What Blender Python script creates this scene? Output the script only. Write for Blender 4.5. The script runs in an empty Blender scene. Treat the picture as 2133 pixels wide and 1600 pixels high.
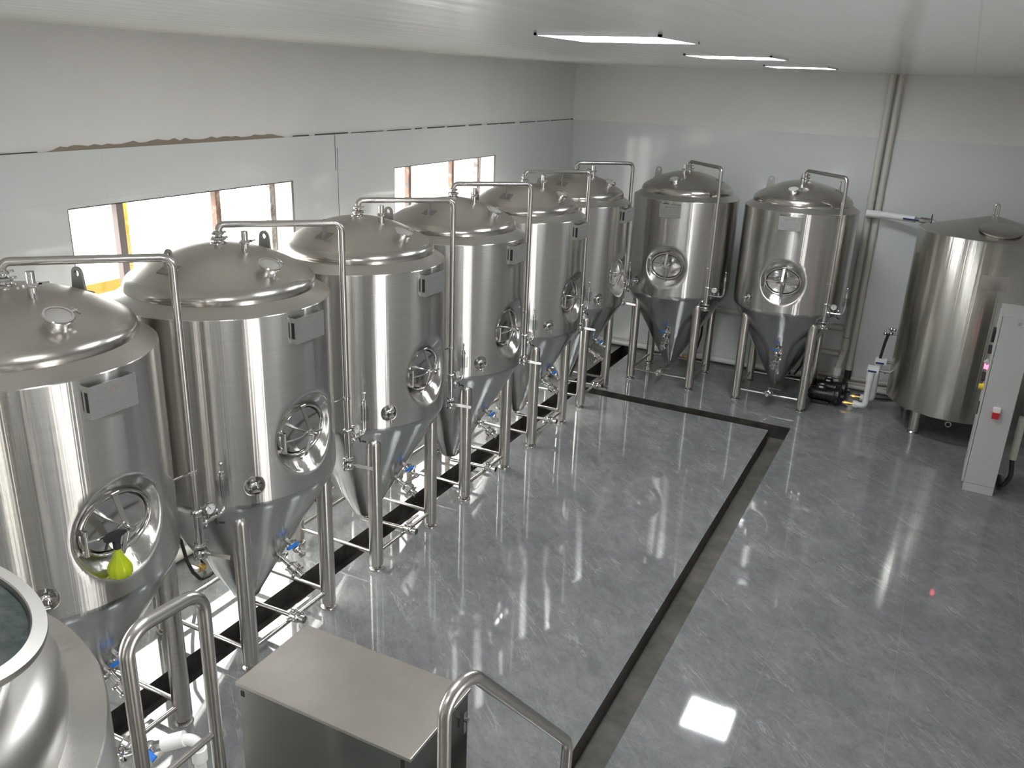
import bpy, bmesh, math, random
from math import sin, cos, pi, sqrt, radians, atan2
from mathutils import Vector, Matrix

random.seed(7)
SC = bpy.context.scene
COL = SC.collection

# ------------------------------------------------------------------ camera
cam_data = bpy.data.cameras.new('camera')
cam = bpy.data.objects.new('camera', cam_data)
COL.objects.link(cam)
cam_data.sensor_fit = 'HORIZONTAL'
cam_data.sensor_width = 36.0
cam_data.lens = 1771.13 * 36.0 / 2133.0
cam_data.clip_start = 0.05
R_ = Vector((0.88901898, 0.45637398, 0.03698697))
U_ = Vector((-0.18626776, 0.28668899, 0.93974132))
F_ = Vector((-0.41826973, 0.84233735, -0.33987972))
mw = Matrix.Identity(4)
for i in range(3):
    mw[i][0] = R_[i]; mw[i][1] = U_[i]; mw[i][2] = -F_[i]
mw[0][3], mw[1][3], mw[2][3] = 4.9593, -0.6239, 3.7086
cam.matrix_world = mw
SC.camera = cam

# ------------------------------------------------------------------ world, daylight, exposure
world = bpy.data.worlds.new('overcast_daylight')
SC.world = world
world.use_nodes = True
bg = world.node_tree.nodes['Background']
bg.inputs['Strength'].default_value = 1.0
_w = world.node_tree
_tc = _w.nodes.new('ShaderNodeTexCoord')
_sx = _w.nodes.new('ShaderNodeSeparateXYZ')
_mr = _w.nodes.new('ShaderNodeMapRange')
_mr.interpolation_type = 'SMOOTHSTEP'
for _i, _v in ((1, -0.15), (2, 0.45), (3, 2.8), (4, 8.8)):   # pale ground below, bright overcast sky above
    _mr.inputs[_i].default_value = _v
_mx = _w.nodes.new('ShaderNodeVectorMath'); _mx.operation = 'SCALE'
_mx.inputs[0].default_value = (1.0, 0.985, 0.965)
_w.links.new(_tc.outputs['Generated'], _sx.inputs[0])
_w.links.new(_sx.outputs[2], _mr.inputs[0])
_w.links.new(_mr.outputs[0], _mx.inputs['Scale'])
_w.links.new(_mx.outputs[0], bg.inputs['Color'])

SC.view_settings.view_transform = 'Standard'
SC.view_settings.look = 'None'
SC.view_settings.gamma = 1.0
SC.view_settings.use_curve_mapping = False
SC.view_settings.exposure = 0.90
SC.cycles.use_denoising = True
SC.cycles.max_bounces = 12
SC.cycles.diffuse_bounces = 8
SC.cycles.glossy_bounces = 6
SC.cycles.transparent_max_bounces = 12
SC.cycles.sample_clamp_indirect = 6.0
SC.cycles.caustics_reflective = True

# room numbers (metres, found from the photograph's vanishing points)
YB, XR, YF, ZC, ZT = 11.0, 7.6, -4.2, 3.9, 3.169
WIN = [(2.945, 5.061), (6.559, 8.675), (-0.67, 1.445)]
WZ0, WZ1 = 0.60, 2.81
WALL_T = 0.24


def portal(y0, y1):
    l = bpy.data.lights.new('window_daylight', 'AREA')
    l.shape = 'RECTANGLE'
    l.size = WZ1 - WZ0
    l.size_y = y1 - y0
    l.cycles.is_portal = True
    o = bpy.data.objects.new('window_daylight', l)
    COL.objects.link(o)
    o.location = (-WALL_T - 0.03, (y0 + y1) / 2, (WZ0 + WZ1) / 2)
    o.rotation_euler = (0, -pi / 2, 0)


for w in WIN:
    portal(*w)

DY0, DY1, DZ = 0.2, 1.7, 2.4  # unseen opening in the right wall, added to brighten that side
_l = bpy.data.lights.new('added_opening_daylight', 'AREA')
_l.shape = 'RECTANGLE'; _l.size = DZ; _l.size_y = DY1 - DY0
_l.cycles.is_portal = True
_o = bpy.data.objects.new('added_opening_daylight', _l)
COL.objects.link(_o)
_o.location = (XR + 0.22, (DY0 + DY1) / 2, DZ / 2)
_o.rotation_euler = (0, pi / 2, 0)

LAMP_E = 25.0      # emission of the ceiling lamps' diffusers

# ------------------------------------------------------------------ materials
MATS = {}


def mat(name, color=(0.5, 0.5, 0.5), rough=0.5, metal=0.0, aniso=0.0, arot=0.0, ior=1.5,
        coat=0.0, trans=0.0, emit=None, estr=0.0, spec=0.5):
    m = bpy.data.materials.new(name)
    m.use_nodes = True
    b = m.node_tree.nodes['Principled BSDF']
    b.inputs['Base Color'].default_value = (*color, 1)
    b.inputs['Roughness'].default_value = rough
    b.inputs['Metallic'].default_value = metal
    b.inputs['IOR'].default_value = ior
    b.inputs['Anisotropic'].default_value = aniso
    b.inputs['Anisotropic Rotation'].default_value = arot
    b.inputs['Coat Weight'].default_value = coat
    b.inputs['Transmission Weight'].default_value = trans
    b.inputs['Specular IOR Level'].default_value = spec
    if emit:
        b.inputs['Emission Color'].default_value = (*emit, 1)
        b.inputs['Emission Strength'].default_value = estr
    MATS[name] = m
    return m


class NT:
    def __init__(self, m):
        self.t = m.node_tree
        self.b = self.t.nodes['Principled BSDF']

    def n(self, typ, **kw):
        nd = self.t.nodes.new(typ)
        for k, v in kw.items():
            setattr(nd, k, v)
        return nd

    def l(self, a, b):
        self.t.links.new(a, b)

    def coords(self, kind='Object', scale=(1, 1, 1), rot=(0, 0, 0)):
        tc = self.n('ShaderNodeTexCoord')
        mp = self.n('ShaderNodeMapping')
        mp.inputs['Scale'].default_value = scale
        mp.inputs['Rotation'].default_value = rot
        self.l(tc.outputs[kind], mp.inputs['Vector'])
        return mp.outputs['Vector']

    def noise(self, vec, scale, detail=4, rough=0.5, dist=0.0):
        nd = self.n('ShaderNodeTexNoise')
        nd.inputs['Scale'].default_value = scale
        nd.inputs['Detail'].default_value = detail
        nd.inputs['Roughness'].default_value = rough
        nd.inputs['Distortion'].default_value = dist
        self.l(vec, nd.inputs['Vector'])
        return nd.outputs['Fac']

    def ramp(self, fac, stops):
        r = self.n('ShaderNodeValToRGB')
        e = r.color_ramp.elements
        while len(e) < len(stops):
            e.new(0.5)
        for el, (p, c) in zip(e, stops):
            el.position = p
            el.color = (*c, 1) if len(c) == 3 else c
        self.l(fac, r.inputs['Fac'])
        return r.outputs['Color']

    def math(self, op, a, b=None, clamp=False):
        nd = self.n('ShaderNodeMath', operation=op)
        nd.use_clamp = clamp
        for i, v in enumerate((a, b)):
            if v is None:
                continue
            if isinstance(v, (int, float)):
                nd.inputs[i].default_value = v
            else:
                self.l(v, nd.inputs[i])
        return nd.outputs[0]

    def mix(self, fac, a, b, mode='MIX'):
        nd = self.n('ShaderNodeMix', data_type='RGBA', blend_type=mode)
        if isinstance(fac, (int, float)):
            nd.inputs[0].default_value = fac
        else:
            self.l(fac, nd.inputs[0])
        for i, v in ((6, a), (7, b)):
            if isinstance(v, tuple):
                nd.inputs[i].default_value = (*v, 1)
            else:
                self.l(v, nd.inputs[i])
        return nd.outputs[2]

    def bump(self, h, strength=0.2, dist=0.01):
        nd = self.n('ShaderNodeBump')
        nd.inputs['Strength'].default_value = strength
        nd.inputs['Distance'].default_value = dist
        self.l(h, nd.inputs['Height'])
        self.l(nd.outputs['Normal'], self.b.inputs['Normal'])


# brushed stainless of the tank jackets: brush marks run round the tank
def brushed(name, col, rough, aniso, arot=0.25, axis='Z', var=0.05, wav=0.0):
    m = mat(name, col, rough, 1.0, aniso, arot)
    t = NT(m)
    tg = t.n('ShaderNodeTangent', direction_type='RADIAL', axis=axis)
    t.l(tg.outputs[0], t.b.inputs['Tangent'])
    v = t.coords('Object', (3, 3, 60))
    f = t.noise(v, 2.0, 3)
    c = t.ramp(f, [(0.3, tuple(x * (1 - var) for x in col)), (0.7, tuple(min(1, x * (1 + var)) for x in col))])
    t.l(c, t.b.inputs['Base Color'])
    if wav:
        h = t.math('ADD', t.noise(t.coords('Object', (7, 7, 0.12)), 1.6, 3, 0.6),
                   t.math('MULTIPLY', t.noise(t.coords('Object', (36, 36, 0.15)), 1.6, 3, 0.6), 0.38))
        t.bump(h, wav, 0.02)
    return m


M_SHELL = brushed('brushed_stainless_jacket', (0.60, 0.585, 0.56), 0.25, 0.97, wav=0.10)
M_CONE = brushed('brushed_stainless_cone', (0.58, 0.585, 0.58), 0.19, 0.90, wav=0.07)
M_TUBE = mat('satin_stainless_tube', (0.52, 0.50, 0.475), 0.27, 1.0)
M_LEG = brushed('satin_stainless_leg', (0.60, 0.57, 0.54), 0.28, 0.5)
M_POL = mat('polished_stainless', (0.66, 0.65, 0.64), 0.12, 1.0)
M_DOME = mat('matte_stainless_dome', (0.60, 0.575, 0.545), 0.30, 1.0)
t = NT(M_DOME)
v = t.coords('Object', (1, 1, 1))
f = t.noise(v, 3.0, 5)
t.l(t.ramp(f, [(0.3, (0.48, 0.46, 0.43)), (0.7, (0.55, 0.53, 0.50))]), t.b.inputs['Base Color'])
f2 = t.noise(v, 2.2, 3)
t.l(t.math('ADD', t.math('MULTIPLY', f2, 0.12), 0.25), t.b.inputs['Roughness'])
M_DTOP = mat('stainless_dished_top', (0.50, 0.475, 0.44), 0.36, 1.0)
t = NT(M_DTOP)
v = t.coords('Object', (1, 1, 1))
t.l(t.ramp(t.noise(v, 3.0, 5), [(0.3, (0.47, 0.445, 0.41)), (0.7, (0.54, 0.515, 0.48))]), t.b.inputs['Base Color'])
sp = t.n('ShaderNodeSeparateXYZ')
t.l(v, sp.inputs[0])
mr = t.n('ShaderNodeMapRange')
for q_, v_ in ((1, 2.49), (2, 2.555), (3, 0.20), (4, 0.37)):
    mr.inputs[q_].default_value = v_
t.l(sp.outputs[2], mr.inputs[0])
t.l(mr.outputs[0], t.b.inputs['Roughness'])
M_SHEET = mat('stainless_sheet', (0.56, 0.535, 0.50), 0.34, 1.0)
t = NT(M_SHEET)
v = t.coords('Object', (1, 1, 1))
t.l(t.ramp(t.noise(v, 5.0, 6, 0.6), [(0.3, (0.45, 0.425, 0.39)), (0.75, (0.52, 0.49, 0.45))]), t.b.inputs['Base Color'])
M_MIRROR = mat('mirror_stainless_sheet', (0.22, 0.225, 0.205), 0.16, 1.0)  # base colour darkened to stand in for dark reflections on the faces
M_DARK = mat('dark_opening', (0.012, 0.012, 0.011), 0.6)
M_RUBBER = mat('black_rubber', (0.018, 0.018, 0.02), 0.5)
M_BLACKP = mat('black_enamel', (0.012, 0.012, 0.013), 0.32)
M_PVC = mat('white_pvc', (0.82, 0.82, 0.80), 0.28)
M_IVORY = mat('ivory_pvc_pipe', (0.60, 0.575, 0.52), 0.33)
M_BLUE = mat('blue_plastic', (0.015, 0.17, 0.60), 0.35)
M_BLUED = mat('navy_plastic', (0.015, 0.03, 0.14), 0.4)
M_RED = mat('red_plastic', (0.55, 0.02, 0.03), 0.35)
M_YELL = mat('yellow_plastic', (0.75, 0.58, 0.04), 0.4)
M_BRASS = mat('brass', (0.72, 0.48, 0.16), 0.3, 1.0)
M_GREEN = mat('lime_green_plastic', (0.50, 0.60, 0.015), 0.16, 0.0, trans=0.35)
M_GAUGE = mat('gauge_face', (0.62, 0.63, 0.62), 0.3)
M_CAB = mat('grey_powder_coat', (0.50, 0.505, 0.49), 0.42)
M_LAMPR = mat('red_pilot_lamp', (0.8, 0.05, 0.1), 0.3, emit=(1.0, 0.08, 0.15), estr=3.0)
M_PLATE = mat('etched_metal_plate', (0.42, 0.42, 0.405), 0.42, 0.8)
M_LUG = mat('grey_steel_lug', (0.26, 0.25, 0.235), 0.5, 0.5)
M_FILM = mat('frosted_film', (0.40, 0.39, 0.37), 0.45, 0.2)
M_MULL = mat('rusty_steel_bar', (0.2, 0.15, 0.13), 0.6)
t = NT(M_MULL)
v = t.coords('Object', (1, 1, 1))
t.l(t.ramp(t.noise(v, 9.0, 5, 0.6), [(0.35, (0.17, 0.14, 0.14)), (0.52, (0.30, 0.17, 0.11)), (0.68, (0.50, 0.46, 0.43))]),
    t.b.inputs['Base Color'])
M_MULLW = mat('flaking_white_bar', (0.5, 0.47, 0.44), 0.6)
t = NT(M_MULLW)
v = t.coords('Object', (1, 1, 1))
t.l(t.ramp(t.noise(v, 14.0, 5, 0.6), [(0.38, (0.26, 0.21, 0.19)), (0.55, (0.55, 0.53, 0.50)), (0.75, (0.7, 0.68, 0.66))]),
    t.b.inputs['Base Color'])
M_MULLG = mat('grey_steel_bar', (0.22, 0.18, 0.18), 0.5)
M_YBAR = mat('yellow_painted_steel', (0.62, 0.40, 0.05), 0.45)
M_ENG = mat('engraved_ink', (0.20, 0.20, 0.19), 0.6)
M_LOGO = mat('engraved_logo_ink', (0.26, 0.18, 0.15), 0.6)
M_MORTAR = mat('exposed_mortar', (0.30, 0.25, 0.19), 0.9)
M_CRACK = mat('dark_joint', (0.10, 0.095, 0.09), 0.9)
M_SIGHT = mat('dark_sight_glass', (0.02, 0.026, 0.024), 0.5, spec=0.08)
t = NT(M_SIGHT)
t.l(t.ramp(t.noise(t.coords('Object', (1, 1, 1)), 25, 8, 0.7), [(0.4, (0.018, 0.024, 0.022)), (0.8, (0.055, 0.062, 0.058))]),
    t.b.inputs['Base Color'])


def thin_glass(name, tint, fac_gloss):
    m = bpy.data.materials.new(name)
    m.use_nodes = True
    nt = m.node_tree
    nt.nodes.clear()
    out = nt.nodes.new('ShaderNodeOutputMaterial')
    tr = nt.nodes.new('ShaderNodeBsdfTransparent')
    tr.inputs[0].default_value = (*tint, 1)
    gl = nt.nodes.new('ShaderNodeBsdfGlossy')
    gl.inputs['Roughness'].default_value = 0.03
    # Schlick reflectance of a thin sheet, the same from both sides
    ge = nt.nodes.new('ShaderNodeNewGeometry')
    dp = nt.nodes.new('ShaderNodeVectorMath'); dp.operation = 'DOT_PRODUCT'
    nt.links.new(ge.outputs['Incoming'], dp.inputs[0])
    nt.links.new(ge.outputs['Normal'], dp.inputs[1])

    def mth(op, a, b_=None):
        n_ = nt.nodes.new('ShaderNodeMath'); n_.operation = op
        for i_, v_ in enumerate((a, b_)):
            if v_ is None: continue
            if isinstance(v_, float): n_.inputs[i_].default_value = v_
            else: nt.links.new(v_, n_.inputs[i_])
        return n_.outputs[0]
    f_ = mth('POWER', mth('SUBTRACT', 1.0, mth('ABSOLUTE', dp.outputs['Value'])), 5.0)
    f_ = mth('ADD', mth('MULTIPLY', f_, 0.9), 0.04)
    mx = nt.nodes.new('ShaderNodeMixShader')
    nt.links.new(f_, mx.inputs[0])
    nt.links.new(tr.outputs[0], mx.inputs[1])
    nt.links.new(gl.outputs[0], mx.inputs[2])
    nt.links.new(mx.outputs[0], out.inputs[0])
    return m


M_PANE = thin_glass('window_glass', (0.97, 0.98, 0.97), 0.1)
M_CUP = thin_glass('clear_plastic_cup', (0.88, 0.90, 0.895), 0.1)

# plaster
M_PLASTER = mat('white_plaster', (0.62, 0.61, 0.59), 0.75)
t = NT(M_PLASTER)
v = t.coords('Object', (1, 1, 1))
t.l(t.ramp(t.noise(v, 1.3, 5, 0.6), [(0.3, (0.735, 0.72, 0.695)), (0.7, (0.775, 0.76, 0.735))]), t.b.inputs['Base Color'])
t.bump(t.noise(v, 40, 3), 0.05, 0.004)


# glazed wall tile, faint joints
def tile_joint(t, vec_out, axis_a, pitch_a, off_a, axis_b, pitch_b, off_b, w):
    sep = t.n('ShaderNodeSeparateXYZ')
    t.l(vec_out, sep.inputs[0])
    res = []
    for ax, pitch, off in ((axis_a, pitch_a, off_a), (axis_b, pitch_b, off_b)):
        a = t.math('ADD', sep.outputs[ax], -off + 100 * pitch)
        a = t.math('DIVIDE', a, pitch)
        fr = t.math('FRACT', a)
        d = t.math('ABSOLUTE', t.math('SUBTRACT', fr, 0.5))
        res.append(t.math('GREATER_THAN', d, 0.5 - w / pitch / 2))
    return t.math('MAXIMUM', res[0], res[1])


def wall_tile(name, ax):
    m = mat(name, (0.56, 0.58, 0.575), 0.09)
    t = NT(m)
    v = t.coords('Object', (1, 1, 1))
    j = tile_joint(t, v, ax, 1.2, 0.84, 2, 0.6, 2.857, 0.003)
    base = t.ramp(t.noise(v, 0.9, 4, 0.5), [(0.3, (0.66, 0.68, 0.67)), (0.7, (0.69, 0.705, 0.695))])
    t.l(t.mix(t.math('MULTIPLY', j, 0.22 if ax == 1 else 0.06), base, (0.35, 0.36, 0.35)), t.b.inputs['Base Color'])
    t.bump(t.noise(v, 2.5, 2), 0.04, 0.02)
    return m


M_TILE_L = wall_tile('glazed_wall_tile_side', 1)
M_TILE_B = wall_tile('glazed_wall_tile_end', 0)

# polished marbled floor tile
M_FLOOR = mat('polished_marbled_tile', (0.2, 0.21, 0.215), 0.07)
t = NT(M_FLOOR)
v = t.coords('Object', (1, 1, 1))
vr = t.coords('Object', (1, 1, 1), (0, 0, radians(43)))
def stretched(sx, sy, ox=0.0):
    mp_ = t.n('ShaderNodeMapping')
    mp_.inputs['Scale'].default_value = (sx, sy, 1)
    mp_.inputs['Location'].default_value = (ox, ox * 0.7, 0)
    t.l(vr, mp_.inputs['Vector'])
    return mp_.outputs['Vector']


def ridge(vec, sc, width, det=6, dist=0.5, lvl=0.5):
    f_ = t.noise(vec, sc, det, 0.62, dist)
    return t.ramp(t.math('ABSOLUTE', t.math('SUBTRACT', f_, lvl)), [(0.0, (1, 1, 1)), (width, (0, 0, 0))])


cloud = t.noise(v, 2.2, 9, 0.66, 0.5)
base = t.ramp(cloud, [(0.30, (0.150, 0.157, 0.159)), (0.5, (0.185, 0.190, 0.190)), (0.72, (0.232, 0.234, 0.231))])
mott = t.ramp(t.noise(stretched(4.5, 9), 1.6, 7, 0.7, 0.8), [(0.32, (0.80, 0.81, 0.81)), (0.5, (1.0, 1.0, 1.0)), (0.70, (1.22, 1.21, 1.20))])
c0 = t.mix(0.75, base, mott, 'MULTIPLY')
gate = t.ramp(t.noise(stretched(1.0, 2.2, 3.3), 1.7, 3), [(0.47, (0, 0, 0)), (0.60, (1, 1, 1))])
vm = t.math('MULTIPLY', t.math('MULTIPLY', ridge(stretched(0.42, 3.0), 1.7, 0.013, 5, 0.35), gate), 0.50)
c1 = t.mix(vm, c0, (0.40, 0.40, 0.385))
gate2 = t.ramp(t.noise(stretched(1.2, 2.0, 9.1), 1.9, 3), [(0.50, (0, 0, 0)), (0.62, (1, 1, 1))])
vm2 = t.math('MULTIPLY', t.math('MULTIPLY', ridge(stretched(0.5, 3.2, 5.0), 1.6, 0.016, 4, 0.4), gate2), 0.24)
c1 = t.mix(vm2, c1, (0.36, 0.36, 0.35))
c2 = t.mix(t.math('MULTIPLY', ridge(stretched(1.6, 3.4, 2.0), 2.0, 0.03, 6, 0.9, 0.47), 0.22), c1, (0.095, 0.105, 0.108))
speck = t.ramp(t.noise(v, 45, 4, 0.7), [(0.3, (0.92, 0.92, 0.92)), (0.75, (1.08, 1.08, 1.08))])
c2 = t.mix(1.0, c2, speck, 'MULTIPLY')
j = tile_joint(t, v, 0, 0.8, 0.42, 1, 0.8, 0.18, 0.0035)
t.l(t.mix(t.math('MULTIPLY', j, 0.45), c2, (0.29, 0.29, 0.285)), t.b.inputs['Base Color'])
t.l(t.math('ADD', t.math('MULTIPLY', t.noise(v, 3.0, 4), 0.05), 0.02), t.b.inputs['Roughness'])
t.b.inputs['IOR'].default_value = 1.6
t.bump(t.noise(v, 1.6, 2), 0.012, 0.02)

M_CHAN = mat('damp_concrete_channel', (0.14, 0.13, 0.12), 0.5)
t = NT(M_CHAN)
v = t.coords('Object', (1, 1, 1))
t.l(t.ramp(t.noise(v, 6, 7, 0.65), [(0.3, (0.02, 0.018, 0.015)), (0.55, (0.05, 0.045, 0.038)), (0.8, (0.12, 0.105, 0.09))]),
    t.b.inputs['Base Color'])
t.bump(t.noise(v, 30, 5), 0.3, 0.01)
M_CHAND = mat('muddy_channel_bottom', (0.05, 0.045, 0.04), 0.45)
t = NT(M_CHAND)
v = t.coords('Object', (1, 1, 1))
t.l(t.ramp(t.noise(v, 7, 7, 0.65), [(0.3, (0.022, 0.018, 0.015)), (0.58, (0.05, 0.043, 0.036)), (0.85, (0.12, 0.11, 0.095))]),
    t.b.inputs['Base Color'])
M_CHANB = mat('wet_channel_bottom', (0.20, 0.195, 0.175), 0.18)
t = NT(M_CHANB)
v = t.coords('Object', (1, 1, 1))
t.l(t.ramp(t.noise(v, 3.5, 7, 0.65), [(0.3, (0.075, 0.075, 0.062)), (0.55, (0.12, 0.113, 0.10)), (0.8, (0.19, 0.165, 0.15))]),
    t.b.inputs['Base Color'])

# glossy plastic ceiling panels with shallow ribs
M_CEIL = mat('glossy_ceiling_panel', (0.60, 0.60, 0.59), 0.16)
t = NT(M_CEIL)
v = t.coords('Object', (1, 1, 1))
sep = t.n('ShaderNodeSeparateXYZ')
t.l(v, sep.inputs[0])
a = t.math('DIVIDE', t.math('ADD', sep.outputs[0], 60 - 0.14), 0.6)
fr = t.math('ABSOLUTE', t.math('SUBTRACT', t.math('FRACT', a), 0.5))
seam = t.math('GREATER_THAN', fr, 0.4945)
t.l(t.mix(t.math('MULTIPLY', seam, 0.25), (0.68, 0.68, 0.665), (0.40, 0.40, 0.39)), t.b.inputs['Base Color'])
ribs = t.math('SINE', t.math('MULTIPLY', sep.outputs[0], 2 * pi / 0.2))
h = t.math('ADD', t.math('MULTIPLY', ribs, 0.15), t.math('MULTIPLY', t.noise(t.coords('Object', (3.5, 0.35, 1)), 2.2, 3), 1.0))
t.bump(h, 0.22, 0.02)

M_DIFF = mat('lit_lamp_diffuser', (0.9, 0.9, 0.9), 0.5, emit=(0.93, 0.96, 1.0), estr=LAMP_E)
M_WHITE = mat('white_frame', (0.75, 0.76, 0.77), 0.35)
M_GROUND = mat('outside_concrete', (0.65, 0.63, 0.60), 0.9)


# ------------------------------------------------------------------ mesh helpers
class MB:
    def __init__(s):
        s.v = []
        s.f = []

    def add(s, vs, fs, M=None):
        o = len(s.v)
        for p in vs:
            p = Vector(p)
            if M is not None:
                p = M @ p
            s.v.append(tuple(p))
        s.f += [tuple(o + i for i in f) for f in fs]
        return s

    def box(s, x0, x1, y0, y1, z0, z1, M=None):
        vs = [(x, y, z) for x in (x0, x1) for y in (y0, y1) for z in (z0, z1)]
        return s.add(vs, [(0, 1, 3, 2), (4, 6, 7, 5), (0, 4, 5, 1), (2, 3, 7, 6), (0, 2, 6, 4), (1, 5, 7, 3)], M)

    def lathe(s, prof, seg=32, M=None, cap0=False, cap1=False):
        vs, fs = [], []
        n = len(prof)
        for i in range(seg):
            a = 2 * pi * i / seg
            for r, z in prof:
                vs.append((r * cos(a), r * sin(a), z))
        for i in range(seg):
            j = (i + 1) % seg
            for k in range(n - 1):
                fs.append((i * n + k, j * n + k, j * n + k + 1, i * n + k + 1))
        if cap0:
            fs.append(tuple(i * n for i in range(seg))[::-1])
        if cap1:
            fs.append(tuple(i * n + n - 1 for i in range(seg)))
        return s.add(vs, fs, M)

    def cyl(s, p0, p1, r, seg=20, r1=None, caps=True):
        p0, p1 = Vector(p0), Vector(p1)
        d = p1 - p0
        q = Vector((0, 0, 1)).rotation_difference(d.normalized()).to_matrix().to_4x4()
        M = Matrix.Translation(p0) @ q
        return s.lathe([(r, 0), (r if r1 is None else r1, d.length)], seg, M, caps, caps)

    def ball(s, c, r, seg=16, sz=1.0):
        n = max(6, seg // 2)
        prof = [(max(1e-4, r * sin(pi * i / n)), -r * sz * cos(pi * i / n)) for i in range(n + 1)]
        return s.lathe(prof, seg, Matrix.Translation(Vector(c)), True, True)

    def tube(s, pts, r, seg=14, bend=0.0, caps=True, nb=7):
        pts = [Vector(p) for p in pts]
        path = [pts[0]]
        for i in range(1, len(pts) - 1):
            a, b, c = pts[i - 1], pts[i], pts[i + 1]
            if bend > 0:
                u, w = (a - b), (c - b)
                ang = u.angle(w)
                if ang > pi - 0.01:
                    path.append(b)
                    continue
                t_ = bend / math.tan(ang / 2)
                t_ = min(t_, u.length * 0.49, w.length * 0.49)
                rr = t_ * math.tan(ang / 2)
                u.normalize(); w.normalize()
                bis = (u + w).normalized()
                cen = b + bis * (rr / sin(ang / 2))
                s0 = b + u * t_ - cen
                s1 = b + w * t_ - cen
                tot = s0.angle(s1)
                ax = s0.cross(s1).normalized()
                for k in range(nb + 1):
                    path.append(cen + Matrix.Rotation(tot * k / nb, 3, ax) @ s0)
            else:
                path.append(b)
        path.append(pts[-1])
        # parallel-transport frames
        tang = []
        for i in range(len(path)):
            a = path[max(0, i - 1)]
            b = path[min(len(path) - 1, i + 1)]
            tang.append((b - a).normalized())
        ref = Vector((0, 0, 1)) if abs(tang[0].z) < 0.9 else Vector((1, 0, 0))
        nrm = tang[0].cross(ref).normalized()
        vs, fs = [], []
        for i, p in enumerate(path):
            if i:
                q = tang[i - 1].rotation_difference(tang[i])
                nrm = (q @ nrm).normalized()
            bn = tang[i].cross(nrm).normalized()
            for k in range(seg):
                a = 2 * pi * k / seg
                vs.append(p + (nrm * cos(a) + bn * sin(a)) * r)
        for i in range(len(path) - 1):
            for k in range(seg):
                k2 = (k + 1) % seg
                fs.append((i * seg + k, i * seg + k2, (i + 1) * seg + k2, (i + 1) * seg + k))
        if caps:
            fs.append(tuple(range(seg))[::-1])
            fs.append(tuple((len(path) - 1) * seg + k for k in range(seg)))
        return s.add(vs, fs)

    def prism(s, outline, t0, t1, M=None, holes=None):
        """outline in xy extruded from z=t0 to z=t1"""
        n = len(outline)
        vs = [(x, y, t0) for x, y in outline] + [(x, y, t1) for x, y in outline]
        fs = [tuple(range(n))[::-1], tuple(range(n, 2 * n))]
        fs += [(i, (i + 1) % n, n + (i + 1) % n, n + i) for i in range(n)]
        return s.add(vs, fs, M)

    def build(s, name, m, parent=None, label=None, smooth=35, bevel=0.0, merge=True):
        me = bpy.data.meshes.new(name)
        me.from_pydata(s.v, [], s.f)
        bm = bmesh.new()
        bm.from_mesh(me)
        if merge:
            bmesh.ops.remove_doubles(bm, verts=bm.verts, dist=1e-5)
        bmesh.ops.recalc_face_normals(bm, faces=bm.faces)
        if bevel:
            bmesh.ops.bevel(bm, geom=[e for e in bm.edges if len(e.link_faces) == 2 and e.calc_face_angle(0) > 0.6],
                            offset=bevel, segments=2, affect='EDGES', profile=0.6)
        bm.to_mesh(me)
        bm.free()
        me.materials.append(m)
        if smooth:
            for p in me.polygons:
                p.use_smooth = True
            me.set_sharp_from_angle(angle=radians(smooth))
        o = bpy.data.objects.new(name, me)
        COL.objects.link(o)
        if parent is not None:
            o.parent = parent
        if label:
            o['label'] = label
        return o


def tag(o, label=None, cat=None, group=None, kind=None):
    if label: o['label'] = label
    if cat: o['category'] = cat
    if group: o['group'] = group
    if kind: o['kind'] = kind
    return o


def thing(name, label, cat, loc=(0, 0, 0), rz=0.0, group=None):
    o = bpy.data.objects.new(name, None)
    o.empty_display_size = 0.1
    COL.objects.link(o)
    o.location = loc
    o.rotation_euler = (0, 0, rz)
    return tag(o, label, cat, group)


def dup(root, loc, rz, label):
    r = root.copy()
    COL.objects.link(r)
    r.location = loc
    r.rotation_euler = (0, 0, rz)
    r['label'] = label
    for ch in list(root.children):
        c = ch.copy()
        COL.objects.link(c)
        c.parent = r
        for g in list(ch.children):
            d = g.copy()
            COL.objects.link(d)
            d.parent = c
    return r


def struct(o):
    o['kind'] = 'structure'
    return o


def orient(p, d, roll=0.0):
    """matrix taking +Z to direction d, placed at p"""
    q = Vector((0, 0, 1)).rotation_difference(Vector(d).normalized()).to_matrix().to_4x4()
    return Matrix.Translation(Vector(p)) @ q @ Matrix.Rotation(roll, 4, 'Z')


# ------------------------------------------------------------------ room shell
D1a, D1b = 1.013, 1.229          # channel under the left row
D2a, D2b = 8.796, 8.991          # cross channel
D3a, D3b = 3.5895, 3.8035        # long channel on the right
DEP = 0.16
Y0C = -1.4                       # channels start behind the camera

fl = MB()


def slab(x0, x1, y0, y1):
    fl.add([(x0, y0, 0), (x1, y0, 0), (x1, y1, 0), (x0, y1, 0)], [(0, 1, 2, 3)])


slab(0, D1a, YF, YB)
slab(D1a, D1b, YF, Y0C)
slab(D1b, D3a, YF, D2a)
slab(D3a, D3b, YF, Y0C)
slab(D3b, XR, YF, YB)
slab(D1b, D3b, D2b, YB)
struct(fl.build('floor', M_FLOOR, smooth=0))

ch = MB()


def vwall(x0, y0, x1, y1):
    ch.add([(x0, y0, 0), (x1, y1, 0), (x1, y1, -DEP), (x0, y0, -DEP)], [(0, 1, 2, 3)])


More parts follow.
